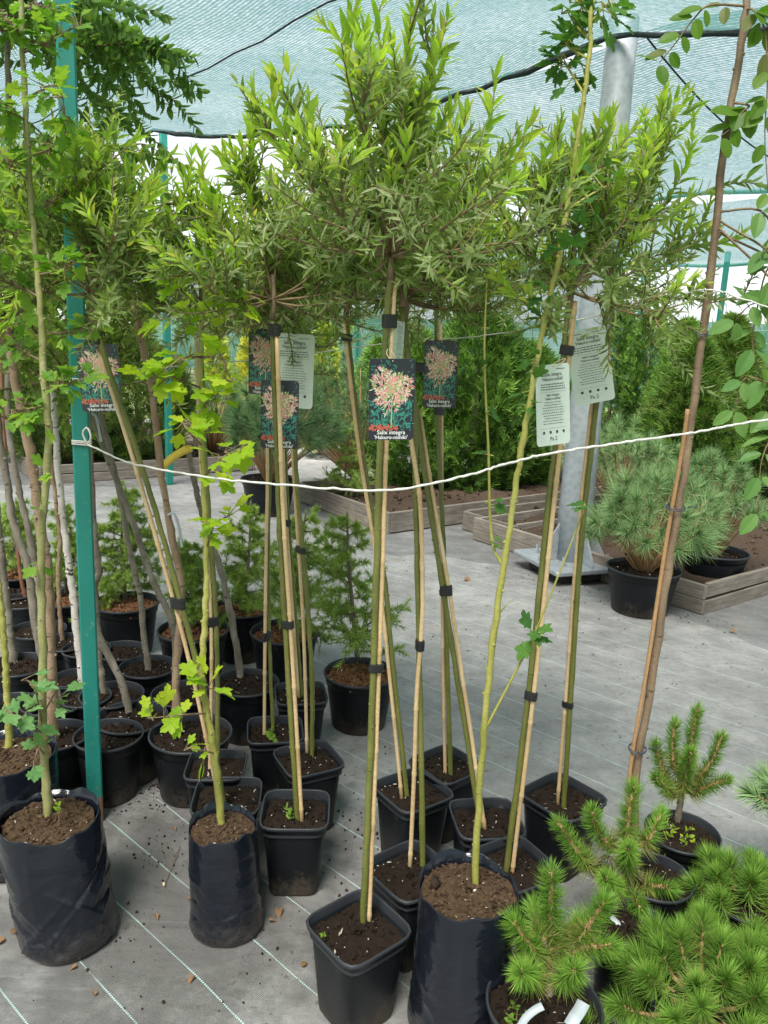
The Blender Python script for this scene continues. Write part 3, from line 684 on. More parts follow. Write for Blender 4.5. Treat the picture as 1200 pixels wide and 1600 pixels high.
def tape(parent, a, b, ra, rb, hgt=.023):
    """band wound round stem and cane, or round one stem"""
    hgt *= random.uniform(.65, 1.3); c = (a+b)/2; d = b-a; w = np.linalg.norm(d[:2]); ang = math.atan2(d[1], d[0]) if w > 1e-4 else 0
    sx = w/2+max(ra, rb)*1.25; sy = max(ra, rb)*1.35
    mb = MB(); prof = [(1, -hgt/2), (1.04, -hgt*.3), (1.02, 0), (1.05, hgt*.25), (1.0, hgt/2)]
    v, f = lathe(prof, 16, squircle(3)); v = v*[sx, sy, 1]; mb.add(v, f); v2, f2 = lathe([(1.0, hgt/2), (.7, hgt/2+.001)], 16, squircle(3)); mb.add(v2*[sx, sy, 1], f2)
    o = mb.build('tape', 'tape', parent, False); o.location = c; o.rotation_euler = (random.uniform(-.12, .12), random.uniform(-.12, .12), ang); return o

# ------------------------------------------------------------------ foliage
def shoot_leaves(mb, p, spacing, ln, ang0, ang1, tmpl, mats, t0=0.0, pair=True, droop=0.0, wid=1.0):
    """leaves set in crossed pairs along a shoot; ang0 at its foot, ang1 at its tip"""
    s = np.concatenate([[0], np.cumsum(np.linalg.norm(np.diff(p, axis=0), axis=1))]); L = s[-1]
    k = max(2, int(L*(1-t0)/spacing)); t = t0+(1-t0)*(np.arange(k)+.7)/k
    if pair: t = np.repeat(t, 2)
    n = len(t); P = np.stack([np.interp(t*L, s, p[:, q]) for q in range(3)], -1)
    tan = np.stack([np.interp(t*L, s, np.gradient(p[:, q], s)) for q in range(3)], -1); tan = nrm(tan)
    x = nrm(np.cross(tan, [0.3, .2, 1.0])+1e-6); y = np.cross(tan, x)
    az = np.arange(n)*(PI if pair else 2.4)+(np.arange(n)//2*1.45 if pair else 0)+random.random()*6+rng.normal(size=n)*.25
    out = x*np.cos(az)[:, None]+y*np.sin(az)[:, None]
    an = np.radians(ang0+(ang1-ang0)*t**1.5+rng.normal(size=n)*9)
    d = tan*np.cos(an)[:, None]+out*np.sin(an)[:, None]; d[:, 2] -= droop
    up = tan*np.sin(an)[:, None]-out*np.cos(an)[:, None]; up = -(-up)+rng.normal(size=(n, 3))*.25
    l = ln*(.72+.5*rng.random(n))*np.where(t > .88, .7, 1)*np.where(t < .15, .75, 1)
    v, f = spread(*tmpl, P, d, up, l, l*wid)
    nm = np.array([mats(q) for q in t])
    m = len(tmpl[0])
    for mi in np.unique(nm):
        sel = np.where(nm == mi)[0]; vv = v.reshape(n, m, 3)[sel].reshape(-1, 3)
        off = (np.arange(len(sel))*m)[:, None, None]; mb.add(vv, [(q[None]+off).reshape(-1, q.shape[1]) for q in tmpl[1]], int(mi))
def curve_shoot(o, d, L, lift, n=7, wob=.06):
    """a shoot that bends upward (lift>0) or hangs (lift<0)"""
    p = [np.array(o, float)]; d = np.array(d, float)/np.linalg.norm(d)
    for k in range(n-1):
        d = d+np.array([0, 0, lift/n])+rng.normal(size=3)*wob; d /= np.linalg.norm(d); p.append(p[-1]+d*L/(n-1))
    return np.array(p)
def willow_crown(t, top, R, seed, n1=13, tall=1.0, ln=.040, dens=1.0, bias=(0, 0), low=0.0):
    global rng
    keep = rng; rng = np.random.default_rng(seed); random.seed(seed)
    lf, br = MB(), MB(); top = np.array(top)
    def mats_for(kind):
        if kind == 'tip': return lambda q: 2 if q > .45+.2*random.random() else 0
        if kind == 'var': return lambda q: 1 if random.random() < .75 else 0
        return lambda q: 0 if random.random() < .84 else 1
    shoots = []
    for k in range(n1):
        az = k*2.4+rng.normal()*.3; el = math.radians(rng.uniform(-24+low, 76)) if k > 2 else math.radians(rng.uniform(66, 86))
        d = np.array([math.cos(az)*math.cos(el)+bias[0], math.sin(az)*math.cos(el)+bias[1], math.sin(el)])
        L = R*rng.uniform(.75, 1.12)*(tall if el > 1.0 else 1)
        p = curve_shoot(top, d, L, .35, 9); br.add(*tube(p, np.linspace(.0034, .0013, 9), 5)); shoots.append((p, L, 0))
        for j in range(int(7*dens)):
            q = rng.uniform(.2, .95); i = min(7, int(q*8)); o = p[i]+(p[i+1]-p[i])*(q*8-i)
            dd = nrm(p[i+1]-p[i])+rng.normal(size=3)*.62+np.array([0, 0, .30]); l2 = R*rng.uniform(.28, .62)*(1.15-.4*q)
            p2 = curve_shoot(o, dd, l2, .5, 7); br.add(*tube(p2, np.linspace(.0022, .001, 7), 4)); shoots.append((p2, l2, 1))
            if rng.random() < .35*dens:
                o3 = p2[3]; p3 = curve_shoot(o3, nrm(p2[4]-p2[3])+rng.normal(size=3)*.8, l2*.55, .3, 6); shoots.append((p3, l2*.55, 2))
    for p, L, lev in shoots:
        up = (p[-1]-p[0])[2]/max(L, 1e-6); outer = np.linalg.norm(p[-1]-top) > R*.72
        hi = (p[-1][2]-top[2])/R
        if outer and up > .35 and rng.random() < .35+.5*max(0, hi): kind = 'tip'
        elif rng.random() < .42: kind = 'var'
        else: kind = 'std'
        if kind == 'tip': shoot_leaves(lf, p, .0115, ln*1.2, 60, 12, LANCE, mats_for(kind), .12 if lev else .3, wid=1.0)
        elif kind == 'var': shoot_leaves(lf, p, .0090, ln*.82, 72, 35, LANCE, mats_for(kind), .05 if lev else .25, wid=.72)
        else: shoot_leaves(lf, p, .0100, ln*.95, 66, 30, LANCE, mats_for(kind), .08 if lev else .28, wid=.85)
    stuff(br.build('branches', 'twig', t)); stuff(lf.build('foliage', ['willow_leaf', 'willow_variegated', 'willow_tip'], t, False)); rng = keep

# ------------------------------------------------------------------ grafted willows in square pots
def loc(pts, Y0, Y1, base):
    n = len(pts); ys = [y for x, y in pts]
    return [AY(x, y, Y0+(Y1-Y0)*(ys[0]-y)/(ys[0]-ys[-1]))-base for x, y in pts]
WIL = []
def willow(label, rim, side, rot, stem, cn, tapes, R, seed, dy=0.0, stem_r=.0068, n1=15, tall=1.0, dens=1.0, bias=(0, 0), h=.22, low=0.0, ln=.033):
    random.seed(seed)
    P = G(rim[0], rim[1], h); base = np.array([P[0], P[1], 0]); t = thing('potted_willow', label, 'potted tree', base, 'grafted willows in square pots')
    add_pot(t, 'square', side/2, h, 'peat', math.radians(rot))
    zs = h*.87
    b = G(stem[0][0], stem[0][1], zs+.02); Y0 = b[1]; sp = loc(stem, Y0, Y0+dy, base); sp[0][2] = zs-.03
    mb = MB(); pth, rad = knotted(mb, sp, stem_r*1.08, stem_r*.88, 10, 40, .0030); mb.build('trunk', 'willow_bark', t)
    if cn:
        c0 = G(cn[0][0], cn[0][1], zs+.02); cp = loc(cn, c0[1], c0[1]+dy, base); cp[0][2] = zs-.04
        # keep the cane just clear of the stem
        cpth = smooth_path(cp, 40)
        for q in cpth:
            k = pth[np.argmin(np.abs(pth[:, 2]-q[2]))]; dd = q-k; dd[2] = 0; w = np.linalg.norm(dd); need = (stem_r+.0056)*1.02
            if w < need: q += (dd/w if w > 1e-5 else np.array([1, 0, 0]))*(need-w)
        for _ in range(5): cpth[1:-1] = (cpth[:-2]+2*cpth[1:-1]+cpth[2:])/4
        mb = MB(); cane(mb, cpth, .0054); mb.build('cane', 'cane', t)
        for ty in tapes:
            z = AY(600, ty, Y0)[2]; a = at_height(sp, z); bb = cpth[np.argmin(np.abs(cpth[:, 2]-a[2]))]; tape(t, a, bb, stem_r, .0056)
    top = np.array(sp[-1]); head = top+np.array([0, 0, .10])
    mb = MB(); mb.add(*tube(smooth_path([top, (top+head)/2+[.004, 0, 0], head], 6), np.linspace(stem_r*1.1, stem_r*.75, 6), 8)); mb.build('graft', 'willow_old_bark', t)
    if R > 0: willow_crown(t, top+np.array([0, 0, .045]), R, seed, n1, tall, ln, dens, bias, low)
    WIL.append((t, base, sp)); return t, base, sp
S1 = willow('grafted willow in the foremost square pot, its stem bearing the largest picture card', (560, 1450), .178, 40, [(567, 1438), (578, 1200), (588, 900), (594, 700), (605, 490), (609, 440)], [(577, 1436), (590, 1050), (598, 800), (608, 560), (613, 430)], (1042, 500), .31, 11, .03, tall=1.42, n1=19)
S2 = willow('grafted willow in the square pot wedged behind the bag of brown soil', (642, 1362), .178, 38, [(663, 1352), (655, 1030), (650, 800), (646, 650), (628, 480)], [(641, 1353), (655, 1030), (656, 850), (642, 650), (622, 500)], (1025,), .29, 12, .1, tall=1.2)
S3 = willow('grafted willow leaning away from the pole, its stem bare without a card', (645, 1236), .18, 35, [(640, 1243), (615, 1050), (600, 900), (575, 760), (552, 600), (541, 490)], [(632, 1245), (605, 1020), (585, 850), (562, 700), (545, 560), (538, 500)], (530,), .27, 13, .05, bias=(-.1, .1))
S4 = willow('grafted willow hung with a small picture card in shade, beside the leaning cane', (697, 1196), .175, 40, [(706, 1208), (698, 1000), (691, 800), (683, 640), (682, 490)], [(698, 1205), (692, 1000), (690, 800), (690, 640), (688, 500)], (925, 640), .28, 14, .1, bias=(.15, 0))
S5 = willow('grafted willow whose stained cane slants across its neighbours', (760, 1281), .178, 8, [(757, 1290), (700, 970), (665, 750), (647, 620), (632, 500)], [(763, 1292), (735, 1150), (703, 930), (668, 740), (652, 640)], (930, 505), .27, 15, .05, bias=(.25, 0))
S6 = willow('grafted willow behind the bag of brown soil with a narrow white card', (802, 1352), .178, 30, [(790, 1358), (830, 1050), (855, 800), (868, 700), (880, 560), (887, 490)], [(800, 1360), (840, 1000), (862, 780), (878, 640), (890, 530), (897, 470)], (1080, 537), .29, 16, .03, bias=(.05, .05))
S7 = willow('grafted willow beside the small pines with a wide white card and open crown', (880, 1246), .19, 40, [(882, 1258), (892, 1080), (910, 830), (930, 650), (944, 520), (952, 470)], [(872, 1255), (885, 1080), (905, 830), (925, 640), (939, 530)], (1090,), .31, 17, 0, n1=14, dens=.8, bias=(.22, 0), tall=1.15)
S8 = willow('grafted willow in the square pot beside the small bag, crossing a picture card', (462, 1267), .178, 3, [(467, 1278), (450, 1050), (438, 850), (432, 700), (425, 500)], [(474, 1280), (457, 1030), (445, 850), (438, 750), (431, 520)], (982, 520), .29, 18, 0, tall=1.2)
S9 = willow('grafted willow in the square pot behind, its dark tape above head-high larch', (482, 1187), .178, 28, [(488, 1180), (487, 1050), (475, 880), (462, 720), (457, 510)], [(481, 1175), (475, 1000), (466, 850), (458, 720), (451, 520)], (868, 517), .28, 19, .05)
S10 = willow('thin grafted willow with a tiny green sprout at its foot', (430, 1142), .175, 10, [(428, 1140), (421, 1010), (419, 850), (422, 720), (416, 540)], [(413, 1145), (414, 1000), (416, 850), (418, 720), (412, 540)], (1003,), .25, 20, .1, stem_r=.0056)
S13 = willow('grafted willow in the rearmost square pot next to the potted larches', (470, 1085), .178, 12, [(474, 1088), (459, 920), (449, 770), (443, 560)], [(469, 1090), (455, 920), (445, 770), (438, 570)], (826,), .25, 21, .1, stem_r=.0054)
S11 = willow('grafted willow leaning far over towards the teal post, picture card behind its cane', (355, 1246), .18, 5, [(356, 1262), (310, 1050), (266, 880), (225, 740), (168, 570), (145, 490)], [(350, 1258), (300, 1050), (255, 880), (200, 690), (153, 545)], (957, 530), .29, 22, -.05, bias=(-.05, 0))
S12 = willow('slim grafted willow in the pot behind the small bag, tied at knee height', (338, 1197), .168, 4, [(340, 1200), (338, 980), (326, 800), (320, 700), (313, 500)], [(327, 1200), (331, 980), (322, 800), (313, 700), (306, 520)], (980,), .26, 23, .1, stem_r=.0066)

# ------------------------------------------------------------------ currant standards in polythene bags
def leaf_object_mesh(name, tmpl, mat):
    mb = MB(); mb.add(*tmpl); return mb.mesh(name, mat, False)
LM = {}
def leaf_objs(t, tmpl_name, tmpl, mats, P, D, U, S, name='leaf'):
    """each big leaf an object of its own, sharing a few meshes"""
    P, D, U = np.asarray(P), nrm(np.asarray(D, float)), np.asarray(U, float); X = nrm(np.cross(D, U)); Z = np.cross(X, D)
    for i in range(len(P)):
        m = mats[i] if isinstance(mats, (list, np.ndarray)) else mats
        key = (tmpl_name, str(m))
        if key not in LM: LM[key] = leaf_object_mesh(name, tmpl, str(m))
        o = link(name, LM[key], t); s = float(S[i])
        o.matrix_local = Matrix([[X[i][k]*s, D[i][k]*s, Z[i][k]*s, P[i][k]] for k in range(3)]+[[0, 0, 0, 1]])
def obj_random_leaf(name, stops, trans):
    """like leaf_mat, but varied object by object"""
    leaf_mat(name, stops, trans); n = M[name].node_tree.nodes; l = M[name].node_tree.links
    g = [x for x in n if x.type == 'NEW_GEOMETRY'][0]; oi = n.new('ShaderNodeObjectInfo')
    for lk in list(g.outputs['Random Per Island'].links): l.new(oi.outputs['Random'], lk.to_socket)
obj_random_leaf('lime_leaf_single', [(0, (.22, .38, .025)), (.6, (.34, .48, .03)), (1, (.46, .54, .05))], .5)
obj_random_leaf('currant_leaf_single', [(0, (.11, .24, .035)), (.6, (.19, .34, .045)), (1, (.28, .40, .06))], .45)
obj_random_leaf('gooseberry_leaf_single', [(0, (.05, .14, .03)), (1, (.10, .22, .045))], .35)
obj_random_leaf('blue_leaf_single', [(0, (.12, .26, .09)), (1, (.18, .33, .12))], .35)
obj_random_leaf('robinia_leaf_single', [(0, (.08, .17, .02)), (.8, (.13, .24, .03)), (1, (.17, .15, .07))], .45)
obj_random_leaf('ash_leaf_single', [(0, (.10, .22, .06)), (1, (.17, .30, .09))], .4)
def lobed_clusters(t, centres, mat, size, per=4, spreadr=.03, br=None):
    """rosettes of lobed leaves at short spurs"""
    P, D, U, S = [], [], [], []
    for c, o in centres:
        c = np.array(c, float); o = np.array(o, float)
        for k in range(per):
            d = nrm(o*.7+rng.normal(size=3)*.75+np.array([0, 0, .15])); p = c+d*random.uniform(.004, spreadr)
            if br is not None: br.add(*tube([c-o*.01, p], [.0012, .0008], 4, False))
            P.append(p); D.append(d*[1, 1, .55]+[0, 0, -.12]); U.append(np.array([0, -.35, 1.0])+rng.normal(size=3)*.4); S.append(size*1.3*random.uniform(.65, 1.2))
    leaf_objs(t, 'lobed', LOBED, mat, P, D, U, S)
def bag_tree(label, rim, r, h, seed, lean, stem, leafspec, mat_bark, stem_r, dy=0, rot=0, soil='bark_soil', folds=1.0):
    random.seed(seed); P = G(rim[0], rim[1], h); base = np.array([P[0]-lean[0], P[1]-lean[1], 0]); t = thing('bagged_currant', label, 'potted tree', base, 'grafted bushes in black bags')
    add_bag(t, r, h, seed, lean, 0, soil, folds)
    b = G(stem[0][0], stem[0][1], h*.94); sp = loc(stem, b[1], b[1]+dy, base); sp[0][2] = h*.85
    mb = MB(); pth, rad = knotted(mb, sp, stem_r*1.2, stem_r*.55, 10, 48, .0036, .0019, 90); mb.build('trunk', mat_bark, t); return t, base, pth, rad
def along(pth, base, ys, Y=None):
    """points of a stem at given heights in the photo"""
    out = []
    for y in ys:
        w = [abs(800-((p+base-cC)@cU)/((p+base-cC)@cF)*FPX-y) for p in pth]; out.append(pth[int(np.argmin(w))])
    return out
def twig_leaves(t, base, br, start, px, Y, mat, size, n, per=3):
    """a side twig drawn through photo spots at distance Y, leaves set along it"""
    pts = [start]+[AY(x, y, Y)-base for x, y in px]; p = smooth_path(pts, 14); br.add(*tube(p, np.linspace(.0026, .001, 14), 5))
    cs = [(p[int(i)], perp(nrm(p[1:2]-p[:1]))[0]) for i in np.linspace(4, 13, n)]; lobed_clusters(t, cs, mat, size, per, .03, br)

tb, bb, pth, rad = bag_tree('lime-green currant standard in a wrinkled leaning black bag at the teal post', (76, 1277), .106, .315, 31, (-.045, .015), [(75, 1280), (68, 1150), (67, 1000), (64, 850), (76, 700), (67, 560), (62, 450), (50, 330), (38, 150), (33, -20)], None, 'olive_bark', .0085)
br = MB(); Yb = 1.63
twig_leaves(tb, bb, br, along(pth, bb, [1130])[0], [(55, 1080), (40, 1060)], Yb-.05, 'blue_leaf_single', .036, 3, 2)
twig_leaves(tb, bb, br, along(pth, bb, [1150])[0], [(35, 1125), (10, 1110)], Yb-.06, 'blue_leaf_single', .036, 3, 3)
twig_leaves(tb, bb, br, along(pth, bb, [1180])[0], [(60, 1170), (52, 1195)], Yb-.06, 'blue_leaf_single', .036, 2, 2)
twig_leaves(tb, bb, br, along(pth, bb, [1120])[0], [(85, 1085), (92, 1090)], Yb-.04, 'blue_leaf_single', .034, 2, 3)
for y in (870, 800, 735, 660): lobed_clusters(tb, [(c, perp(np.array([[0, 0, 1.]]))[0]) for c in along(pth, bb, [y])], 'currant_leaf_single', .028, 3, .02, br)
for (y, px) in ((640, [(40, 640), (8, 650)]), (600, [(100, 600), (135, 590)]), (560, [(30, 545), (0, 530)]), (520, [(110, 520), (150, 500)]), (470, [(20, 440), (-10, 420)]), (430, [(100, 420), (140, 400)]), (380, [(10, 360), (-20, 330)]), (330, [(90, 310), (120, 280)]), (290, [(20, 260), (-5, 240)]), (250, [(80, 230), (110, 200)]), (190, [(10, 170), (-15, 150)]), (150, [(80, 140), (105, 190)]), (90, [(80, 60), (120, 40)]), (60, [(20, 40), (0, 20)]), (20, [(60, 10), (100, 20)])):
    twig_leaves(tb, bb, br, along(pth, bb, [y])[0], px, Yb+random.uniform(-.08, .08), 'currant_leaf_single', .028, 6, 5)
br.build('side_twigs', 'twig', tb)['kind'] = 'stuff'
mb = MB(); c = G(92, 1290, .31)-bb; p = smooth_path([c, c+[.001, 0, .03], c+[-.002, 0, .055]], 6); mb.add(*tube(p, np.linspace(.0012, .0008, 6), 5)); shoot_leaves(mb, p, .006, .014, 60, 30, BROAD, lambda q: 1, .5); mb.build('seedling', ['twig', 'lime_leaf'], tb, False)

t2b, b2b, pth2, rad2 = bag_tree('golden currant standard in the small dusty black bag', (348, 1292), .082, .275, 32, (-.012, .01), [(349, 1294), (334, 1176), (322, 1105), (316, 1048), (320, 977), (323, 907), (321, 830), (318, 750), (314, 642), (315, 517), (320, 440), (318, 385)], None, 'yellow_bark', .0075, dy=.04, folds=.6)
br = MB(); Yb = 1.64
twig_leaves(t2b, b2b, br, along(pth2, b2b, [1118])[0], [(285, 1117), (255, 1120), (235, 1122)], Yb-.03, 'lime_leaf_single', .036, 3, 3)
twig_leaves(t2b, b2b, br, along(pth2, b2b, [1172])[0], [(310, 1172), (292, 1168)], Yb-.03, 'lime_leaf_single', .034, 2, 3)
lobed_clusters(t2b, [(along(pth2, b2b, [1070])[0]+np.array([.02, -.01, 0]), np.array([.5, -.5, .6])), (along(pth2, b2b, [1062])[0], np.array([-.1, -.6, .7]))], 'lime_leaf_single', .04, 5, .03, br)
twig_leaves(t2b, b2b, br, along(pth2, b2b, [850])[0], [(335, 820), (360, 805)], Yb, 'lime_leaf_single', .036, 4, 4)
for (y, px) in ((740, [(340, 720), (375, 700)]), (700, [(295, 675), (285, 660)]), (640, [(330, 620), (345, 615)]), (600, [(270, 590), (250, 600)]), (560, [(285, 560), (240, 590)]), (520, [(360, 480), (400, 465)]), (500, [(280, 490), (250, 500)]), (450, [(340, 420), (360, 430)]), (430, [(295, 420), (275, 440)]), (400, [(330, 385), (345, 400)]), (560, [(345, 560), (360, 590)]), (480, [(350, 455), (380, 460)])):
    twig_leaves(t2b, b2b, br, along(pth2, b2b, [y])[0], px, Yb+random.uniform(-.06, .05), 'lime_leaf_single', .036, 4, 3)
br.build('side_twigs', 'twig', t2b)['kind'] = 'stuff'

t3b, b3b, pth3, rad3 = bag_tree('tall yellow-stemmed gooseberry standard in the big black bag of brown soil', (733, 1388), .106, .34, 33, (.0, .0), [(742, 1388), (752, 1200), (765, 1050), (785, 900), (800, 800), (815, 700), (832, 600), (850, 500), (872, 410), (890, 300), (906, 200), (919, 100), (926, -10)], None, 'yellow_bark', .0062, folds=.8)
br = MB(); Yb = 1.47
def bare_twig(start, px, Y, r=.003, buds=8):
    p = smooth_path([start]+[AY(x, y, Y)-b3b for x, y in px], 26); br.add(*tube(p, np.linspace(r, r*.45, 26), 6)); return p
pA = bare_twig(along(pth3, b3b, [885])[0], [(768, 840), (763, 700), (757, 560), (761, 430)], Yb+.02, .0036)
for i in (6, 9, 12, 15, 18, 21, 24): lobed_clusters(t3b, [(pA[i], perp(np.array([[0, 0, 1.]]))[0])], 'gooseberry_leaf_single', .022, 2, .012, br)
pB = bare_twig(along(pth3, b3b, [1140])[0], [(800, 1060), (835, 990), (880, 880), (915, 790)], Yb-.03, .0032)
for i in (12, 13, 25): lobed_clusters(t3b, [(pB[i], np.array([0, -.8, -.2]))], 'gooseberry_leaf_single', .034, 3, .02, br)
bare_twig(along(pth3, b3b, [965])[0], [(792, 945), (803, 937)], Yb, .0015)
for y in (640, 600, 560, 500, 450, 420, 380): lobed_clusters(t3b, [(c, np.array([.3*random.choice((-1, 1)), -.5, .3])) for c in along(pth3, b3b, [y])], 'gooseberry_leaf_single', .028, 3, .03, br)
for (y, px) in ((330, [(930, 300), (950, 290)]), (150, [(890, 110), (880, 90)]), (100, [(890, 75), (880, 60)]), (70, [(900, 40), (885, 15)]), (40, [(940, 15), (950, 5)]), (20, [(900, 0), (890, -20)])):
    twig_leaves(t3b, b3b, br, along(pth3, b3b, [y])[0], px, Yb, 'gooseberry_leaf_single', .032, 3, 4)
br.build('side_twigs', 'yellow_bark', t3b)['kind'] = 'stuff'
mb = MB(); clods(mb, np.array([G(679, 1380, .335)-b3b]), np.array([.016])); mb.build('clod', 'peat', t3b)

t0b, b0b, pth0, rad0 = bag_tree('yellow-stemmed bush in the bag standing behind the wrinkled bag', (8, 1178), .12, .32, 34, (0, 0), [(14, 1172), (10, 1060), (2, 950), (-12, 820), (-20, 600), (-25, 300)], None, 'yellow_bark', .0085)
br = MB(); twig_leaves(t0b, b0b, br, along(pth0, b0b, [560])[0], [(5, 520), (25, 480)], 1.95, 'currant_leaf_single', .045, 4, 4)
br.build('side_twigs', 'twig', t0b)['kind'] = 'stuff'

# ------------------------------------------------------------------ round pots with young trees
def crown_generic(t, top, R, seed, tmpl, mats, ln, n1=9, lift=.2, pair=False, spacing=.02, droop=.1, el=(5, 80), hang=0.0, nsub=6, wid=1.0, squash=1.0, bark='twig', bias=(0, 0)):
    global rng
    keep = rng; rng = np.random.default_rng(seed); random.seed(seed); lf, br = MB(), MB(); top = np.array(top)
    for k in range(n1):
        az = k*2.4+rng.normal()*.3; e = math.radians(rng.uniform(*el)); d = np.array([math.cos(az)*math.cos(e)+bias[0], math.sin(az)*math.cos(e)+bias[1], math.sin(e)*squash])
        p = curve_shoot(top, d, R*rng.uniform(.7, 1.1), lift-hang, 12, .08); br.add(*tube(p, np.linspace(.005, .0014, 12), 5)); shoot_leaves(lf, p, spacing, ln, 65, 40, tmpl, lambda q: random.randrange(len(mats)), .35, pair, droop, wid)
        for j in range(nsub):
            i = rng.integers(2, 11); p2 = curve_shoot(p[i], nrm(p[i]-p[i-1])+rng.normal(size=3)*.6+np.array([0, 0, .2-hang*.5]), R*rng.uniform(.25, .55), lift-hang*1.6, 8, .08)
            br.add(*tube(p2, np.linspace(.002, .0008, 8), 4)); shoot_leaves(lf, p2, spacing, ln, 65, 40, tmpl, lambda q: random.randrange(len(mats)), .1, pair, droop, wid)
    stuff(br.build('branches', bark, t)); stuff(lf.build('foliage', mats, t, False)); rng = keep
def potted_tree(name, label, rim, wpx, h, stem, bark, r, seed, dy=0.0, cat='potted tree', soil='peat', group='young trees in round pots', kind='round', stem_base=None):
    random.seed(seed); P = G(rim[0], rim[1], h); base = np.array([P[0], P[1], 0]); R = wpx/FPX*float((P-cC)@cF)/2
    t = thing(name, label, cat, base, group); add_pot(t, kind, R, h, soil, random.random())
    sp = None
    if stem:
        b = G(stem[0][0], stem[0][1], h*.9); sp = loc(stem, b[1], b[1]+dy, base); sp[0][2] = h*.8
        mb = MB(); knotted(mb, sp, r*1.12, r*.75, 9, 16, r*.42, .0022, 50); mb.build('trunk', bark, t)
    return t, base, sp
def tp(label, rim, wpx, stem, bark, r, seed, **k):
    return potted_tree('potted_tree', label, rim, wpx, k.pop('h', .21), stem, bark, r, seed, **k)
WM = ['willow_leaf', 'willow_variegated', 'willow_tip']
a = tp('empty-looking round pot right behind the teal post, a pale leaf on its soil', (170, 1150), 104, None, None, 0, 41)
L3 = tp('thick orange-brown trunk leaning out of a round pot behind the lime currant', (88, 1150), 100, [(82, 1160), (78, 1000), (73, 885), (63, 820), (52, 733), (37, 657), (22, 582), (12, 500)], 'tan_bark', .0155, 42)
crown_generic(L3[0], L3[2][-1], .33, 42, LANCE, WM, .04, 11, .3, True, .012, 0)
L4 = tp('grey curved trunk in the pot beside the thick orange-brown trunk', (85, 1097), 100, [(98, 1105), (72, 1040), (57, 983), (43, 885), (22, 820), (11, 755), (-5, 640), (-15, 400)], 'grey_bark', .0135, 43)
L1 = tp('pale grey trunk bending out of a round pot at the rear of the cluster', (30, 1040), 92, [(22, 1037), (12, 960), (2, 870), (-8, 760), (-12, 500)], 'grey_bark', .016, 44)
crown_generic(L4[0], L4[2][-1], .45, 143, LANCE, WM, .036, 13, .3, True, .012, 0, (-10, 80), bias=(.3, -.1))
L5 = tp('slender dark grey trunk with the drooping rowan crown overhead', (60, 985), 82, [(62, 985), (57, 892), (37, 798), (24, 733), (12, 640), (18, 400), (15, 180), (10, 60)], 'grey_bark', .0125, 45)
crown_generic(L5[0], L5[2][-1], .62, 45, BROAD, ['rowan_leaf'], .052, 15, .1, True, .016, .15, (-25, 70), .5, 9, .85, bias=(.2, -.1))
L6 = tp('thin reddish trunk in a pot among the rear round pots', (38, 940), 78, [(40, 935), (30, 880), (20, 800), (8, 700), (0, 500)], 'red_bark', .009, 46)
crown_generic(L6[0], L6[2][-1], .55, 146, LANCE, WM, .038, 14, .25, True, .013, 0, (0, 80), bias=(.25, 0))
L7 = tp('thin crooked tan trunk in a pot just behind the orange-brown trunk', (103, 1005), 76, [(98, 1003), (93, 950), (91, 900), (94, 850), (88, 790), (78, 700), (70, 520)], 'tan_bark', .0085, 47)
crown_generic(L7[0], L7[2][-1], .4, 47, OVATE, ['birch_leaf', 'currant_leaf'], .035, 8, .2, False, .016, .2)
L8 = tp('white-barked birch trunk passing behind the teal post', (133, 1090), 78, [(136, 1085), (123, 1017), (115, 933), (108, 885), (100, 820), (93, 755), (86, 673), (82, 600)], 'birch_bark', .0125, 48)
crown_generic(L8[0], L8[2][-1], .32, 48, OVATE, ['birch_leaf'], .032, 8, 0, False, .018, .7, (0, 60), .9, 4)
L9 = tp('grey-brown trunk slanting from the pot next to the teal post', (205, 1122), 110, [(205, 1118), (190, 1066), (157, 1000), (150, 958), (148, 917), (155, 892), (150, 858), (143, 760), (137, 650), (130, 500)], 'grey_bark', .0115, 49)
crown_generic(L9[0], L9[2][-1], .46, 49, LANCE, WM, .036, 17, .3, True, .013, 0, (5, 80))
L9b = tp('grey trunk close against the teal post in a round pot', (175, 1087), 96, [(164, 1087), (157, 1042), (152, 1000), (148, 900), (142, 800)], 'grey_bark', .0105, 50)
L10 = tp('slim brown trunk in a pot in front of the broad larch pot', (232, 1043), 88, [(234, 1051), (225, 992), (217, 921), (200, 850), (188, 777), (168, 690), (150, 600), (140, 440)], 'grey_bark', .0105, 51)
crown_generic(L10[0], L10[2][-1], .42, 51, LANCE, WM, .036, 16, .3, True, .013, 0)
L11 = tp('long grey trunk curving behind the leaning cane, white ribbon at its top', (284, 1085), 92, [(272, 1075), (274, 1010), (268, 969), (245, 921), (227, 874), (205, 810), (184, 755), (152, 673), (138, 620)], 'grey_bark', .0115, 52)
crown_generic(L11[0], L11[2][-1], .40, 52, LANCE, WM, .036, 14, .25, True, .013, 0)
L12 = tp('weeping birch with knobbly tan trunk and a white ribbon label', (298, 1147), 126, [(276, 1152), (275, 1077), (278, 1006), (283, 949), (279, 890), (265, 820), (252, 740), (240, 628), (217, 517), (200, 433), (196, 360)], 'tan_bark', .0115, 53)
crown_generic(L12[0], L12[2][-1], .44, 53, OVATE, ['birch_leaf'], .034, 11, 0, False, .016, .7, (0, 60), 1.2, 7, 1.0, bias=(.1, 0))
L13 = tp('short cut-off grey trunk with a yellow plant tag at its top', (385, 1068), 100, [(378, 1062), (361, 963), (341, 878), (313, 793), (302, 742), (293, 700)], 'grey_bark', .012, 54)
tp('round pot of dark soil squeezed behind the slim brown trunk', (190, 1018), 78, None, None, 0, 55)
tp('round pot of dark soil at the rear edge of the cluster', (22, 925), 84, None, None, 0, 56)
tp('round pot of dark soil behind the yellow-stemmed bush', (15, 1105), 92, None, None, 0, 57)
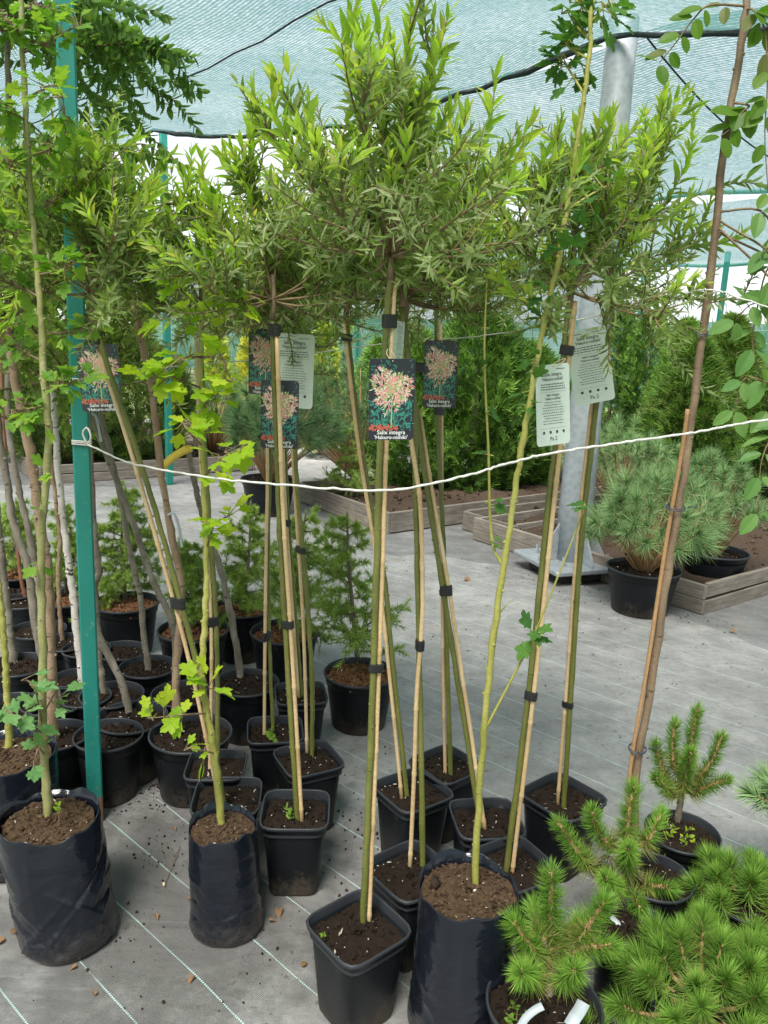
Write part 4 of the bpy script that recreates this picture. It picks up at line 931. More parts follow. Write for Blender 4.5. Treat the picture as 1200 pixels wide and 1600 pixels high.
tp('round pot of soil below the white-barked birch trunk', (118, 1062), 74, None, None, 0, 58)
tp('small round pot beside the thin crooked tan trunk', (135, 1015), 72, None, None, 0, 59)
# white ribbon, yellow tag on trunks
def strip_tag(name, label, pts, w, mat, up=(0, -1, .2), cat='plant tag'):
    p = smooth_path(pts, 12); t = nrm(np.gradient(p, axis=0)); x = nrm(np.cross(t, np.array(up))); zz = np.cross(x, t)*.0006
    V = np.concatenate([p-x*w/2+zz, p+x*w/2+zz, p+x*w/2-zz, p-x*w/2-zz]); n = 12; i = np.arange(n-1); f = []
    for a_, b_ in ((0, 1), (1, 2), (2, 3), (3, 0)): f.append(np.stack([a_*n+i, b_*n+i, b_*n+i+1, a_*n+i+1], -1))
    mb = MB(); mb.add(V, np.concatenate(f)); return tag(mb.build(name, mat), label, cat)
Y = 2.25
strip_tag('ribbon_label', 'white ribbon label looped on the weeping birch trunk', [AY(262, 805, Y-.02), AY(272, 803, Y-.03), AY(280, 825, Y-.03), AY(284, 855, Y-.03)], .008, 'white_plastic')
strip_tag('ribbon_label', 'thin white ribbon near the top of the long grey trunk', [AY(140, 645, 2.41), AY(150, 652, 2.40), AY(158, 690, 2.40)], .009, 'white_plastic')
yt = thing('plant_tag', 'yellow plant tag dangling from the cut-off grey trunk', 'plant tag', AY(293, 703, 2.55))
o_ = np.array(yt.location)
mb = MB(); mb.add(*lathe([(.016, -.006), (.017, 0), (.015, .014)], 12)); mb.build('band', 'yellow_plastic', yt)
pp = [AY(292, 702, 2.53)-o_, AY(280, 708, 2.52)-o_, AY(268, 716, 2.52)-o_, AY(254, 730, 2.52)-o_]
st_ = strip_tag('blade', '', pp, .026, 'yellow_plastic'); st_.parent = yt; del st_['label']; del st_['category']

# ------------------------------------------------------------------ conifers
def needles(mb, p, n, ln, w, a0, a1, m=0, t0=0.0, t1=1.0, droop=0.0):
    """needles set round a shoot; the last ones close over the tip"""
    s = np.linspace(0, 1, len(p)); t = t0+(t1-t0)*rng.random(n); P = np.stack([np.interp(t, s, p[:, q]) for q in range(3)], -1)
    tan = nrm(np.stack([np.interp(t, s, np.gradient(p[:, q])) for q in range(3)], -1)); o = perp(tan)
    an = np.radians(a0+(a1-a0)*((t-t0)/(t1-t0))**1.3+rng.normal(size=n)*8); d = tan*np.cos(an)[:, None]+o*np.sin(an)[:, None]; d[:, 2] -= droop*rng.random(n)
    l = ln*(.75+.4*rng.random(n)); v, f = spread(*NEEDLE, P, d, o, l, w*(.8+.4*rng.random(n))); mb.add(v, f, m)
def mugo(t, shoots, base_z, seed, ln=.042, w=.0021, nper=330, old=True):
    """stout upright candles ringed with stiff needles"""
    global rng
    keep = rng; rng = np.random.default_rng(seed); nd, br = MB(), MB()
    for a_, b_, new in shoots:
        a_, b_ = np.array(a_, float), np.array(b_, float); mid = (a_+b_)/2+rng.normal(size=3)*.006; p = smooth_path([a_, mid, b_], 12)
        br.add(*tube(p, np.linspace(.0068, .0052, 12), 8)); L = np.linalg.norm(b_-a_)
        clods(br, np.repeat(p, 9, 0)+nrm(rng.normal(size=(108, 3)))*.0062, np.full(108, .0020))
        needles(nd, p, int(nper*1.25*L/.11), ln*.9, w, 66, 46, 1 if new else 0, .04, .95); needles(nd, p, int(nper*.30), ln*.82, w, 50, 12, 1, .86, 1.0)
        if old: needles(nd, p, int(nper*.4), ln*1.15, w, 85, 60, 2, -.15 if False else 0, .3, .25)
    stuff(nd.build('needles', ['mugo_needle', 'mugo_new_needle', 'mugo_old_needle'], t, False)); br.build('shoots', 'pine_shoot', t)['kind'] = 'stuff'; rng = keep
def pine(label, rim, wpx, h, foot, Yc, shoots, seed, soil='peat', group='small mountain pines in pots', old=True, **k):
    random.seed(seed); P = G(rim[0], rim[1], h); base = np.array([P[0], P[1], 0]); R = wpx/FPX*float((P-cC)@cF)/2
    t = thing('potted_pine', label, 'potted pine', base, group); add_pot(t, 'round', R, h, soil)
    b = G(foot[0], foot[1], h*.9)-base; sh = []
    for s in shoots:
        (x0, y0), (x1, y1), dy = s[:3]; sh.append((AY(x0, y0, Yc)-base, AY(x1, y1, Yc+dy)-base, True))
    mb = MB(); ctr = np.mean([s[0] for s in sh], 0); lo = sh[0][0]
    knotted(mb, [b-[0, 0, .02], (b+lo)/2, lo], .010, .007, 9, 6, .004, .001, 14)
    for s in sh[1:]: mb.add(*tube(smooth_path([(b+lo)/2+[0, 0, .01], (lo+s[0])/2, s[0]], 6), np.linspace(.006, .005, 6), 7))
    mb.build('trunk', 'conifer_trunk', t); mugo(t, sh, h, seed, old=old, **k); return t, base
Y1 = G(1060, 1280, .19)[1]
N1 = pine('slim mountain pine in the mossy pot, white band on its stem', (1066, 1302), 112, .2, (1058, 1285), Y1, [((1068, 1222), (1090, 1108), 0), ((1052, 1200), (1055, 1130), .03), ((1085, 1225), (1128, 1150), -.02), ((1078, 1240), (1136, 1218), -.05), ((1045, 1225), (1025, 1165), .02), ((1052, 1245), (1024, 1215), -.04), ((1066, 1240), (1080, 1175), -.06)], 61, ln=.040, nper=280)
b_ = MB(); c_ = G(1058, 1285, .18)-N1[1]+np.array([0, 0, .025]); v, f = lathe([(.0098, -.004), (.0098, .004)], 10); b_.add(v+c_, f); b_.build('stem_band', 'white_plastic', N1[0])
Y2 = 1.62
N2 = pine('branching mountain pine in the pot with a white label strip', (985, 1446), 112, .2, (955, 1430), Y2, [((978, 1320), (990, 1228), 0), ((962, 1330), (925, 1268), -.02), ((1000, 1322), (1032, 1272), .02), ((922, 1355), (872, 1285), -.03), ((975, 1360), (982, 1325), -.10), ((960, 1390), (945, 1372), -.14), ((1005, 1385), (1048, 1388), -.04), ((950, 1370), (905, 1345), .05), ((985, 1400), (1000, 1420), -.10)], 62, ln=.043, nper=270)
Y3 = 1.33
N3 = pine('upright mountain pine with one tall brown candle in the weedy front pot', (850, 1572), 178, .2, (858, 1570), Y3, [((860, 1515), (861, 1362), 0), ((845, 1500), (802, 1440), -.02), ((900, 1475), (945, 1410), 0), ((880, 1505), (955, 1478), -.04), ((835, 1530), (815, 1520), -.10), ((870, 1485), (905, 1440), .06), ((850, 1470), (835, 1420), .06), ((875, 1530), (900, 1515), -.08)], 63, ln=.049, nper=300)
# mounded pines: many short candles on a dome
def mound(label, c_px, Yc, rx, rz, n, seed, ln=.052, h=.18):
    global rng
    c = AY(c_px[0], c_px[1], Yc); base = np.array([c[0], c[1], 0]); t = thing('mounded_pine', label, 'potted pine', base, 'mounded mountain pines'); random.seed(seed); add_pot(t, 'round', .10, h)
    keep = rng; rng = np.random.default_rng(seed); zc = c[2]-rz*.35; nd, br = MB(), MB(); root = np.array([0, 0, h*.8])
    for k in range(n):
        el = math.asin(min(1, .02+.97*((k+.5)/n))); az = k*2.39996+rng.normal()*.2; d = np.array([math.cos(az)*math.cos(el)*rx, math.sin(az)*math.cos(el)*rx, math.sin(el)*rz])
        tip = np.array([0, 0, zc])+d*rng.uniform(.86, 1.08); s0 = np.array([0, 0, zc])+d*.62-[0, 0, .02]; ax = nrm(d+np.array([0, 0, rx*.45])); p = smooth_path([s0, tip-ax*.035, tip], 9)
        br.add(*tube(smooth_path([root, (root+s0)/2, s0], 5), np.linspace(.007, .005, 5), 5)); br.add(*tube(p, np.linspace(.0045, .0035, 9), 6))
        needles(nd, p, 150, ln, .0022, 62, 35, 0, .35, .95); needles(nd, p, 95, ln*.9, .0022, 52, 10, 1, .85, 1.0); needles(nd, p, 60, ln*1.05, .0022, 80, 60, 2 if rng.random() < .12 else 0, .1, .5)
        clods(br, tip[None]+ax*.002, np.array([.004]))
    stuff(nd.build('needles', ['mugo_needle', 'mugo_new_needle', 'mugo_old_needle'], t, False)); br.build('shoots', 'pine_shoot', t)['kind'] = 'stuff'; rng = keep
mound('mounded mountain pine filling the corner, larger and lower', (1105, 1545), 1.32, .18, .15, 38, 71)
mound('mounded mountain pine behind the larger mounded one', (1165, 1408), 1.62, .155, .15, 30, 72)
mound('low mountain pine tuft in front of the tall-candle pine pot', (935, 1668), 1.20, .12, .10, 16, 73, h=.14)
mound('mountain pine mound in the outer corner below the two others', (1250, 1560), 1.30, .15, .14, 24, 74)

# ---- larches
def larch(label, rim, wpx, h, trunk, Rpx, seed, soil='mulch', group='young larches in round pots', dens=1.0, mat='larch_needle', pot=True, base=None, Yf=None):
    global rng
    random.seed(seed); keep = rng; rng = np.random.default_rng(seed)
    P = G(rim[0], rim[1], h); base = np.array([P[0], P[1], 0]); sc = float((P-cC)@cF)/FPX
    t = thing('potted_larch' if pot else 'larch_sapling', label, 'potted larch' if pot else 'larch', base, group)
    if pot: add_pot(t, 'round', wpx*sc/2, h, soil)
    b = G(trunk[0][0], trunk[0][1], h*.9); sp = loc(trunk, b[1], b[1], base); sp[0][2] = h*.8; p = smooth_path(sp, 40); L = p[-1][2]-p[0][2]
    br, nd = MB(), MB(); br.add(*tube(p, np.linspace(.011, .003, 40), 8)); R = Rpx*sc
    nb = int(34*dens)
    for k in range(nb):
        q = .12+.86*(k+rng.random()*.6)/nb; o = p[min(39, int(q*39))]; az = k*2.4+rng.normal()*.4; el = rng.uniform(-.15, .55)
        d = np.array([math.cos(az)*math.cos(el), math.sin(az)*math.cos(el), math.sin(el)]); l = R*(1.12-q*.85)*rng.uniform(.6, 1.1)
        pb = curve_shoot(o, d, l, -.05, 12, .10); br.add(*tube(pb, np.linspace(.0032, .001, 12), 5)); needles(nd, pb, int(95*l/.2)+20, .026, .0024, 75, 40, 0, .15, 1.0)
        for j in range(int(9*l/.2)+3):
            i = rng.integers(2, 12); sd = nrm(pb[i]-pb[i-1])+rng.normal(size=3)*.75; ps = curve_shoot(pb[i], sd, l*rng.uniform(.2, .42), .1, 6, .1)
            br.add(*tube(ps, np.linspace(.0014, .0007, 6), 4, False)); needles(nd, ps, 46, .026, .0024, 72, 30)
    needles(nd, p, 90, .024, .0015, 60, 20, 0, .8, 1.0)
    br.build('branches', 'conifer_trunk', t)['kind'] = 'stuff'; stuff(nd.build('needles', mat, t, False)); rng = keep; return t, base
larch('larch with open tiers in the mulched pot standing alone on the fabric', (563, 1052), 112, .215, [(560, 1035), (552, 960), (545, 880), (542, 800)], 95, 81)
larch('dense larch in the broad black pot behind the slim brown trunk', (197, 942), 100, .24, [(197, 940), (190, 860), (196, 760)], 78, 82, dens=1.5)
larch('larch in the pot behind the golden currant bush', (302, 985), 108, .24, [(305, 980), (300, 920), (290, 845)], 62, 83, dens=1.2)
larch('slender larch with a thin upright leader between two bushier larches', (378, 950), 96, .24, [(378, 945), (388, 880), (392, 785)], 72, 84)
larch('larch in the pot behind the group of three willow stems', (445, 988), 106, .24, [(450, 985), (465, 900), (478, 800)], 90, 85, dens=1.2)
larch('larch in the large pot at the back of the trunk cluster', (105, 935), 92, .24, [(105, 930), (100, 870), (96, 790)], 62, 86, dens=1.2)
larch('bushy larch behind the pale grey trunk', (25, 895), 90, .24, [(25, 890), (22, 840), (25, 780)], 70, 87, dens=1.2)

# ---- long-needled pines
def soft_pine(label, rim, wpx, h, c_px, rx_px, rz_px, n, ln, seed, mat='strobus_needle', pot=True, Yo=0.0, group='soft-needled pines', name='potted_pine'):
    global rng
    random.seed(seed); keep = rng; rng = np.random.default_rng(seed); P = G(rim[0], rim[1], h); base = np.array([P[0], P[1], 0]); sc = float((P-cC)@cF)/FPX
    t = thing(name, label, 'potted pine' if pot else 'pine', base, group)
    if pot: add_pot(t, 'round', wpx*sc/2, h, 'peat')
    c = AY(c_px[0], c_px[1], P[1]+Yo)-base; br, nd = MB(), MB(); root = np.array([0, 0, h*.75 if pot else .1])
    for k in range(n):
        d = rand_dirs(1)[0]; d[2] = abs(d[2])*1.1-.35; d = d/np.linalg.norm(d)*rng.uniform(.45, 1.12); tip = c+d*[rx_px*sc, rx_px*sc, rz_px*sc]; tip[2] = max(tip[2], h*.8)
        mid = (root+tip)/2+np.array([0, 0, .05]); p = smooth_path([root, mid, tip], 12); br.add(*tube(p, np.linspace(.007, .003, 12), 5))
        needles(nd, p, 44, ln*.9, .0038, 68, 30, 0, .80, 1.0, .5); needles(nd, p, 34, ln*.85, .0038, 45, 15, 0, .95, 1.0, .3)
    br.build('branches', 'pine_shoot', t)['kind'] = 'stuff'; stuff(nd.build('needles', mat, t, False)); rng = keep; return t
soft_pine('soft blue-green pine in the large black pot by the pole foot', (1006, 888), 112, .26, (1020, 815), 100, 75, 85, .13, 91)
soft_pine('soft-needled pine in the black pot standing at the bed corner', (1118, 862), 98, .26, (1110, 770), 85, 62, 70, .10, 92)
soft_pine('bluish pine crouching behind the galvanised pole', (965, 800), 60, .12, (965, 720), 85, 62, 80, .12, 93, pot=False, name='pine_shrub')
soft_pine('dark long-needled pine in the black pot before the two-plank bed', (420, 748), 86, .30, (445, 668), 85, 70, 120, .15, 94, 'dark_pine_needle')
soft_pine('dark pine shrub growing in the two-plank bed beside the thujas', (560, 752), 60, .12, (540, 650), 90, 90, 120, .14, 95, 'dark_pine_needle', pot=False, name='pine_shrub')
soft_pine('green pine shrub at the bed behind the far teal post', (330, 705), 60, .12, (340, 640), 75, 55, 80, .15, 96, 'dark_pine_needle', pot=False, name='pine_shrub')
larch('bright green larch sapling at the corner of the two-plank bed', (540, 772), 40, .13, [(540, 775), (540, 730), (545, 655)], 55, 88, pot=False, group=None, dens=.8)
# long pine needles coming in beside the fabric
soft_pine('long-needled pine at the edge beyond the mossy pot', (1262, 1330), 110, .2, (1250, 1262), 70, 55, 34, .075, 97)

# ---- thujas and shrubs of the beds
def fan():
    V, F = [], []
    for a_, l_ in ((-62, .5), (-36, .78), (-16, .66), (0, 1.1), (18, .7), (38, .8), (64, .5)):
        r_ = math.radians(a_); d = np.array([math.sin(r_), math.cos(r_)]); x = np.array([d[1], -d[0]])*.042; n = len(V); o = d*.12
        for q in (o-x*.5, o+x*.5, d*l_*.7+x, d*l_, d*l_*.7-x): V.append((q[0], q[1], -.12*abs(q[0])-.1*q[1]**2))
        F.append([n, n+1, n+2, n+3, n+4])
    return np.array(V, float), [np.array(F)]
FAN = fan()
def thuja(name, label, P, hgt, rad, n, size, mats, seed, shape='cone', cat='conifer', group=None, lift=.9):
    global rng
    keep = rng; rng = np.random.default_rng(seed); t = thing(name, label, cat, (P[0], P[1], P[2] if len(P) > 2 else .1), group)
    if name != 'field_shrub': n = int(n*3.0); size = size*.74
    q = rng.random(n)**.9; az = rng.random(n)*2*PI; bumpy = 1+.13*np.sin(az*3+q*9+seed)+.10*np.sin(az*7-q*14)
    pr = {'cone': np.minimum(1, (1-q)*1.5)**.75*np.minimum(1, .55+q*3), 'column': np.minimum(1, (1-q)*4)**.6*np.minimum(1, .75+q*3), 'round': np.sqrt(np.clip(1-(2*q-.85)**2/1.35, 0, 1))}[shape]
    n0 = n
    r = rad*pr*bumpy*(1-.45*rng.random(n)**2.2); pos = np.stack([r*np.cos(az), r*np.sin(az), q*hgt], -1)
    d = np.stack([np.cos(az), np.sin(az), np.full(n, lift)], -1)+rng.normal(size=(n, 3))*.45; up = np.stack([-np.sin(az), np.cos(az), np.zeros(n)], -1)+rng.normal(size=(n, 3))*.7
    mb = MB(); v, f = spread(*FAN, pos, d, up, size*(.6+.7*rng.random(n))); mm = len(mats); cut = np.array_split(np.arange(n), mm)
    m = len(FAN[0]); vv = v.reshape(n, m, 3); sel = rng.integers(0, mm, n)
    for k in range(mm):
        s_ = np.where(sel == k)[0]; mb.add(vv[s_].reshape(-1, 3), [(FAN[1][0][None]+(np.arange(len(s_))*m)[:, None, None]).reshape(-1, 5)], k)
    stuff(mb.build('foliage', mats, t, False)); tr = MB(); tr.add(*tube([[0, 0, -.06], [0, 0, hgt*.5], [.01, 0, hgt*.86]], [rad*.10, rad*.07, .004], 7)); tr.build('trunk', 'conifer_trunk', t); rng = keep; return t
def atg(x, Y): p = AY(x, 600, Y); return (p[0], Y, .1)
TG = ['thuja_spray', 'thuja_dark']
thuja('thuja', 'big soft green thuja in the two-plank bed behind the picture cards', atg(745, 7.45), 1.62, .50, 2600, .15, TG, 1, 'round', group='thujas in the raised beds')
thuja('thuja', 'fresh green thuja between the big soft thuja and the pole', atg(815, 7.8), 1.38, .42, 2000, .14, ['thuja_spray', 'thuja_spray', 'thuja_dark'], 2, 'round', group='thujas in the raised beds')
thuja('thuja', 'dark thuja behind the leaning willow stems', atg(655, 7.4), 1.42, .42, 2000, .14, ['thuja_dark', 'thuja_spray'], 3, 'cone', group='thujas in the raised beds')
thuja('thuja', 'clipped columnar thuja just beside the pole', atg(957, 10.6), 1.95, .30, 1700, .12, ['thuja_dark', 'thuja_dark', 'thuja_spray'], 4, 'column', group='clipped columnar thujas')
thuja('thuja', 'clipped columnar thuja, broader, second from the pole', atg(1008, 10.4), 1.85, .32, 1700, .12, ['thuja_dark', 'thuja_dark', 'thuja_spray'], 5, 'column', group='clipped columnar thujas')
thuja('thuja', 'pointed thuja with yellow-green tip before the screen fence', atg(1065, 9.2), 1.72, .40, 1700, .14, ['thuja_spray'], 6, 'cone', group='thujas in the raised beds')
thuja('spreading_conifer', 'broad olive-green conical conifer behind the brown trunk', atg(1085, 7.5), 1.48, .46, 2300, .15, ['juniper_spray', 'thuja_spray', 'thuja_spray', 'thuja_dark'], 7, 'cone', lift=.6)
thuja('spreading_conifer', 'tall shaggy conifer beyond the brown trunk', atg(1135, 8.4), 1.75, .50, 2000, .16, ['juniper_spray', 'thuja_spray'], 8, 'cone', lift=.4)
thuja('spreading_conifer', 'bushy olive conifer cut by the frame beside the shaggy one', atg(1215, 7.6), 1.25, .55, 2000, .15, ['juniper_spray', 'thuja_spray', 'thuja_dark'], 9, 'cone', lift=.6)
thuja('golden_thuja', 'yellow thuja seen through the gap left of the white card', atg(338, 9.9), 1.45, .26, 900, .12, ['thuja_gold', 'thuja_spray'], 10, 'cone', group='golden thujas')
thuja('golden_thuja', 'yellow thuja next to the half-hidden picture card', atg(393, 10.2), 1.55, .26, 900, .12, ['thuja_gold'], 12, 'cone', group='golden thujas')
thuja('golden_thuja', 'yellow-tipped thuja between the white card and the bare willow stem', atg(503, 9.6), 1.55, .30, 1000, .12, ['thuja_gold', 'thuja_spray'], 13, 'cone', group='golden thujas')
thuja('hedge_shrub', 'dark shrub behind the white-ribboned weeping birch', atg(215, 8.2), 1.25, .48, 1500, .15, ['thuja_dark', 'juniper_spray'], 14, 'round', group='dark shrubs in the rear beds')
thuja('hedge_shrub', 'dark shrub behind the trunk cluster', atg(90, 8.0), 1.3, .55, 1600, .15, ['thuja_dark', 'juniper_spray'], 15, 'round', group='dark shrubs in the rear beds')
thuja('hedge_shrub', 'mid-green shrub beyond the golden thujas', atg(440, 10.8), 1.35, .5, 1400, .15, TG, 16, 'round', group='dark shrubs in the rear beds')
thuja('hedge_shrub', 'dark shrub behind the lime currant bush', atg(-20, 8.6), 1.5, .6, 1600, .15, ['thuja_dark', 'thuja_spray'], 17, 'round', group='dark shrubs in the rear beds')
thuja('hedge_shrub', 'green shrub between bare willow stem and big thuja', atg(590, 10.3), 1.35, .45, 1300, .15, TG, 18, 'cone', group='dark shrubs in the rear beds')
for k, (x, Yd, hh, rr_) in enumerate(((1090, 24, 2.0, 1.4), (960, 26, 1.8, 1.6), (1230, 22, 2.1, 1.3), (560, 30, 2.4, 2.2), (330, 28, 2.6, 2.0), (120, 26, 3.0, 2.2), (740, 30, 2.4, 2.0))):
    p = AY(x, 560, Yd); thuja('field_shrub', ['yellow-green field shrub beyond the fence under open sky', 'low field shrub beyond the fence behind the columnar thujas', 'field shrub beyond the fence at the open sky edge', 'rounded field shrub beyond the fence behind the leaning willow', 'field shrub beyond the fence past the golden thujas', 'tall field shrub beyond the fence behind the trunk cluster', 'field shrub beyond the fence behind the big thuja'][k], (p[0], Yd, 0), hh, rr_, 900, .5, ['grass_blade', 'juniper_spray'], 40+k, 'round', 'shrub', 'shrubs in the field beyond the fence')

# ------------------------------------------------------------------ tall brown tree with leafy twigs
OVAL = blade([0, .1, .3, .6, .85, 1], [.02, .17, .28, .30, .2, .04], .18, .12)
random.seed(5)
T1, T1b, T1s = potted_tree('potted_robinia', 'tall brown trunk tied to a rusty cane in the pot between the small pines', (1022, 1372), 116, .2, [(990, 1330), (995, 1205), (1020, 1050), (1050, 850), (1075, 700), (1103, 480), (1130, 250), (1155, 90), (1170, -20)], 'brown_bark', .0098, 99, group=None)
def t1_at(y): return along(smooth_path(T1s, 200), T1b, [y])[0]
mb = MB(); off = np.array([-.0165, -.002, 0]); cpts = [t1_at(y)+off*k for y, k in ((1335, 1.2), (1205, 1.1), (1050, 1.0), (850, .9), (700, .85), (640, .8))]; mb.add(*tube(smooth_path(cpts, 30), .0050, 9)); mb.build('cane', 'rust_cane', T1)
for y in (520, 792, 1168):
    mb = MB(); c = t1_at(y); a_ = np.linspace(0, 2*PI, 18); r_ = .0155 if y < 600 else .022
    for dz in (-.003, .001): mb.add(*tube(np.stack([c[0]-(.006 if y > 600 else 0)+r_*np.cos(a_), c[1]+r_*.8*np.sin(a_), c[2]+dz+.004*np.sin(a_)], -1), .0014, 5, False))
    mb.add(*tube([c+[r_, 0, 0], c+[r_+.018, -.006, .004], c+[r_+.022, -.008, .014]], .0013, 5)); mb.build('wire_tie', 'blue_wire', T1)
br = MB(); Yt = T1s[4][1]+T1b[1]
def leaf_twig(start, px, Y, n, size, mat, tn='oval', tmpl=OVAL, pair=True, hang=.5, r=.0028):
    p = smooth_path([start]+[AY(x, y, Y)-T1b for x, y in px], 30); br.add(*tube(p, np.linspace(r, .0009, 30), 5)); P, D, U, S = [], [], [], []
    for i in np.linspace(4, 29, n):
        q = p[int(i)]; tn_ = nrm(p[min(29, int(i)+1)]-p[max(0, int(i)-1)])
        for s_ in ((-1, 1) if pair else (random.choice((-1, 1)),)):
            side = np.cross(tn_, [0, -1, .2])*s_; d = nrm(side*.9+tn_*.35+np.array([0, -.2, -hang])+rng.normal(size=3)*.25); P.append(q+d*.006); D.append(d); U.append(np.array([.2*s_, -.6, .8])+rng.normal(size=3)*.3); S.append(size*random.uniform(.75, 1.2))
    leaf_objs(T1, tn, tmpl, mat, P, D, U, S)
leaf_twig(t1_at(8), [(1110, 8), (1085, 28), (1055, 68), (1030, 98)], Yt-.03, 6, .042, 'robinia_leaf_single')
leaf_twig(t1_at(12), [(1180, 18), (1195, 50), (1199, 130), (1195, 210), (1200, 300)], Yt-.04, 11, .05, 'robinia_leaf_single')
leaf_twig(t1_at(160), [(1170, 165), (1160, 175), (1148, 195), (1128, 212)], Yt-.03, 5, .05, 'robinia_leaf_single')
leaf_twig(t1_at(330), [(1190, 330), (1215, 390), (1195, 430), (1180, 500), (1176, 540), (1188, 590), (1200, 640)], Yt-.05, 8, .055, 'ash_leaf_single', 'ashleaf', BROAD)
leaf_twig(t1_at(340), [(1225, 420), (1232, 560), (1215, 600), (1165, 590), (1148, 640)], Yt-.08, 7, .052, 'ash_leaf_single', 'ashleaf', BROAD)
leaf_twig(t1_at(350), [(1235, 480), (1250, 640), (1215, 670), (1190, 720), (1185, 800)], Yt-.10, 9, .052, 'ash_leaf_single', 'ashleaf', BROAD)
leaf_twig(t1_at(360), [(1230, 420), (1215, 470), (1175, 475), (1150, 500)], Yt-.06, 5, .055, 'ash_leaf_single', 'ashleaf', BROAD)
br.build('twigs', 'twig', T1)['kind'] = 'stuff'

# trailing willow shoots of the open crown beside the pole
def trail(t, base, px, Y, kind, ln, sp=.011, r=.0022):
    p = smooth_path([AY(x, y, Y)-base for x, y in px], 18); b_ = MB(); b_.add(*tube(p, np.linspace(r, .001, 18), 5)); b_.build('trailing_shoot', 'twig', t); l_ = MB(); shoot_leaves(l_, p, sp, ln, 60, 25, LANCE, kind, .1); stuff(l_.build('shoot_leaves', WM, t, False))
t7, b7, s7 = S7; Y7 = b7[1]
trail(t7, b7, [(955, 455), (1000, 460), (1045, 540), (1085, 595), (1135, 628)], Y7-.03, lambda q: 1, .03)
trail(t7, b7, [(950, 420), (1010, 350), (1090, 305), (1160, 285), (1215, 300)], Y7-.05, lambda q: 1 if q < .6 else 0, .036)
trail(t7, b7, [(960, 400), (1030, 330), (1075, 250), (1085, 180)], Y7, lambda q: 2 if q > .6 else 0, .048)
trail(t7, b7, [(960, 420), (1060, 390), (1130, 380), (1180, 350)], Y7-.02, lambda q: 2 if q > .7 else 0, .046)
trail(t7, b7, [(970, 380), (1000, 290), (1030, 200), (1035, 150)], Y7, lambda q: 2 if q > .6 else 0, .046)
t1_, b1_, s1_ = S1
for px in ([(615, 380), (700, 250), (760, 200), (775, 120)], [(600, 380), (480, 250), (430, 180), (425, 120)], [(605, 300), (560, 150), (545, 60), (560, 0)], [(605, 300), (600, 120), (590, 30), (610, -20)], [(620, 380), (740, 300), (800, 240), (830, 190)]):
    trail(t1_, b1_, px, b1_[1]+random.uniform(-.05, .08), lambda q: 2 if q > .55 else 0, .048)
t11, b11, s11 = S11
for px in ([(145, 470), (90, 400), (40, 420), (15, 500)], [(145, 470), (200, 380), (250, 260), (270, 240)], [(145, 470), (230, 400), (290, 300), (300, 235)]):
    trail(t11, b11, px, 1.95, lambda q: 2 if q > .6 else 0, .048)
t8_, b8_, s8_ = S8
for px in ([(425, 470), (360, 380), (320, 290), (315, 240)], [(425, 470), (400, 300), (390, 200), (395, 160)]): trail(t8_, b8_, px, 1.82, lambda q: 2 if q > .6 else 0, .048)

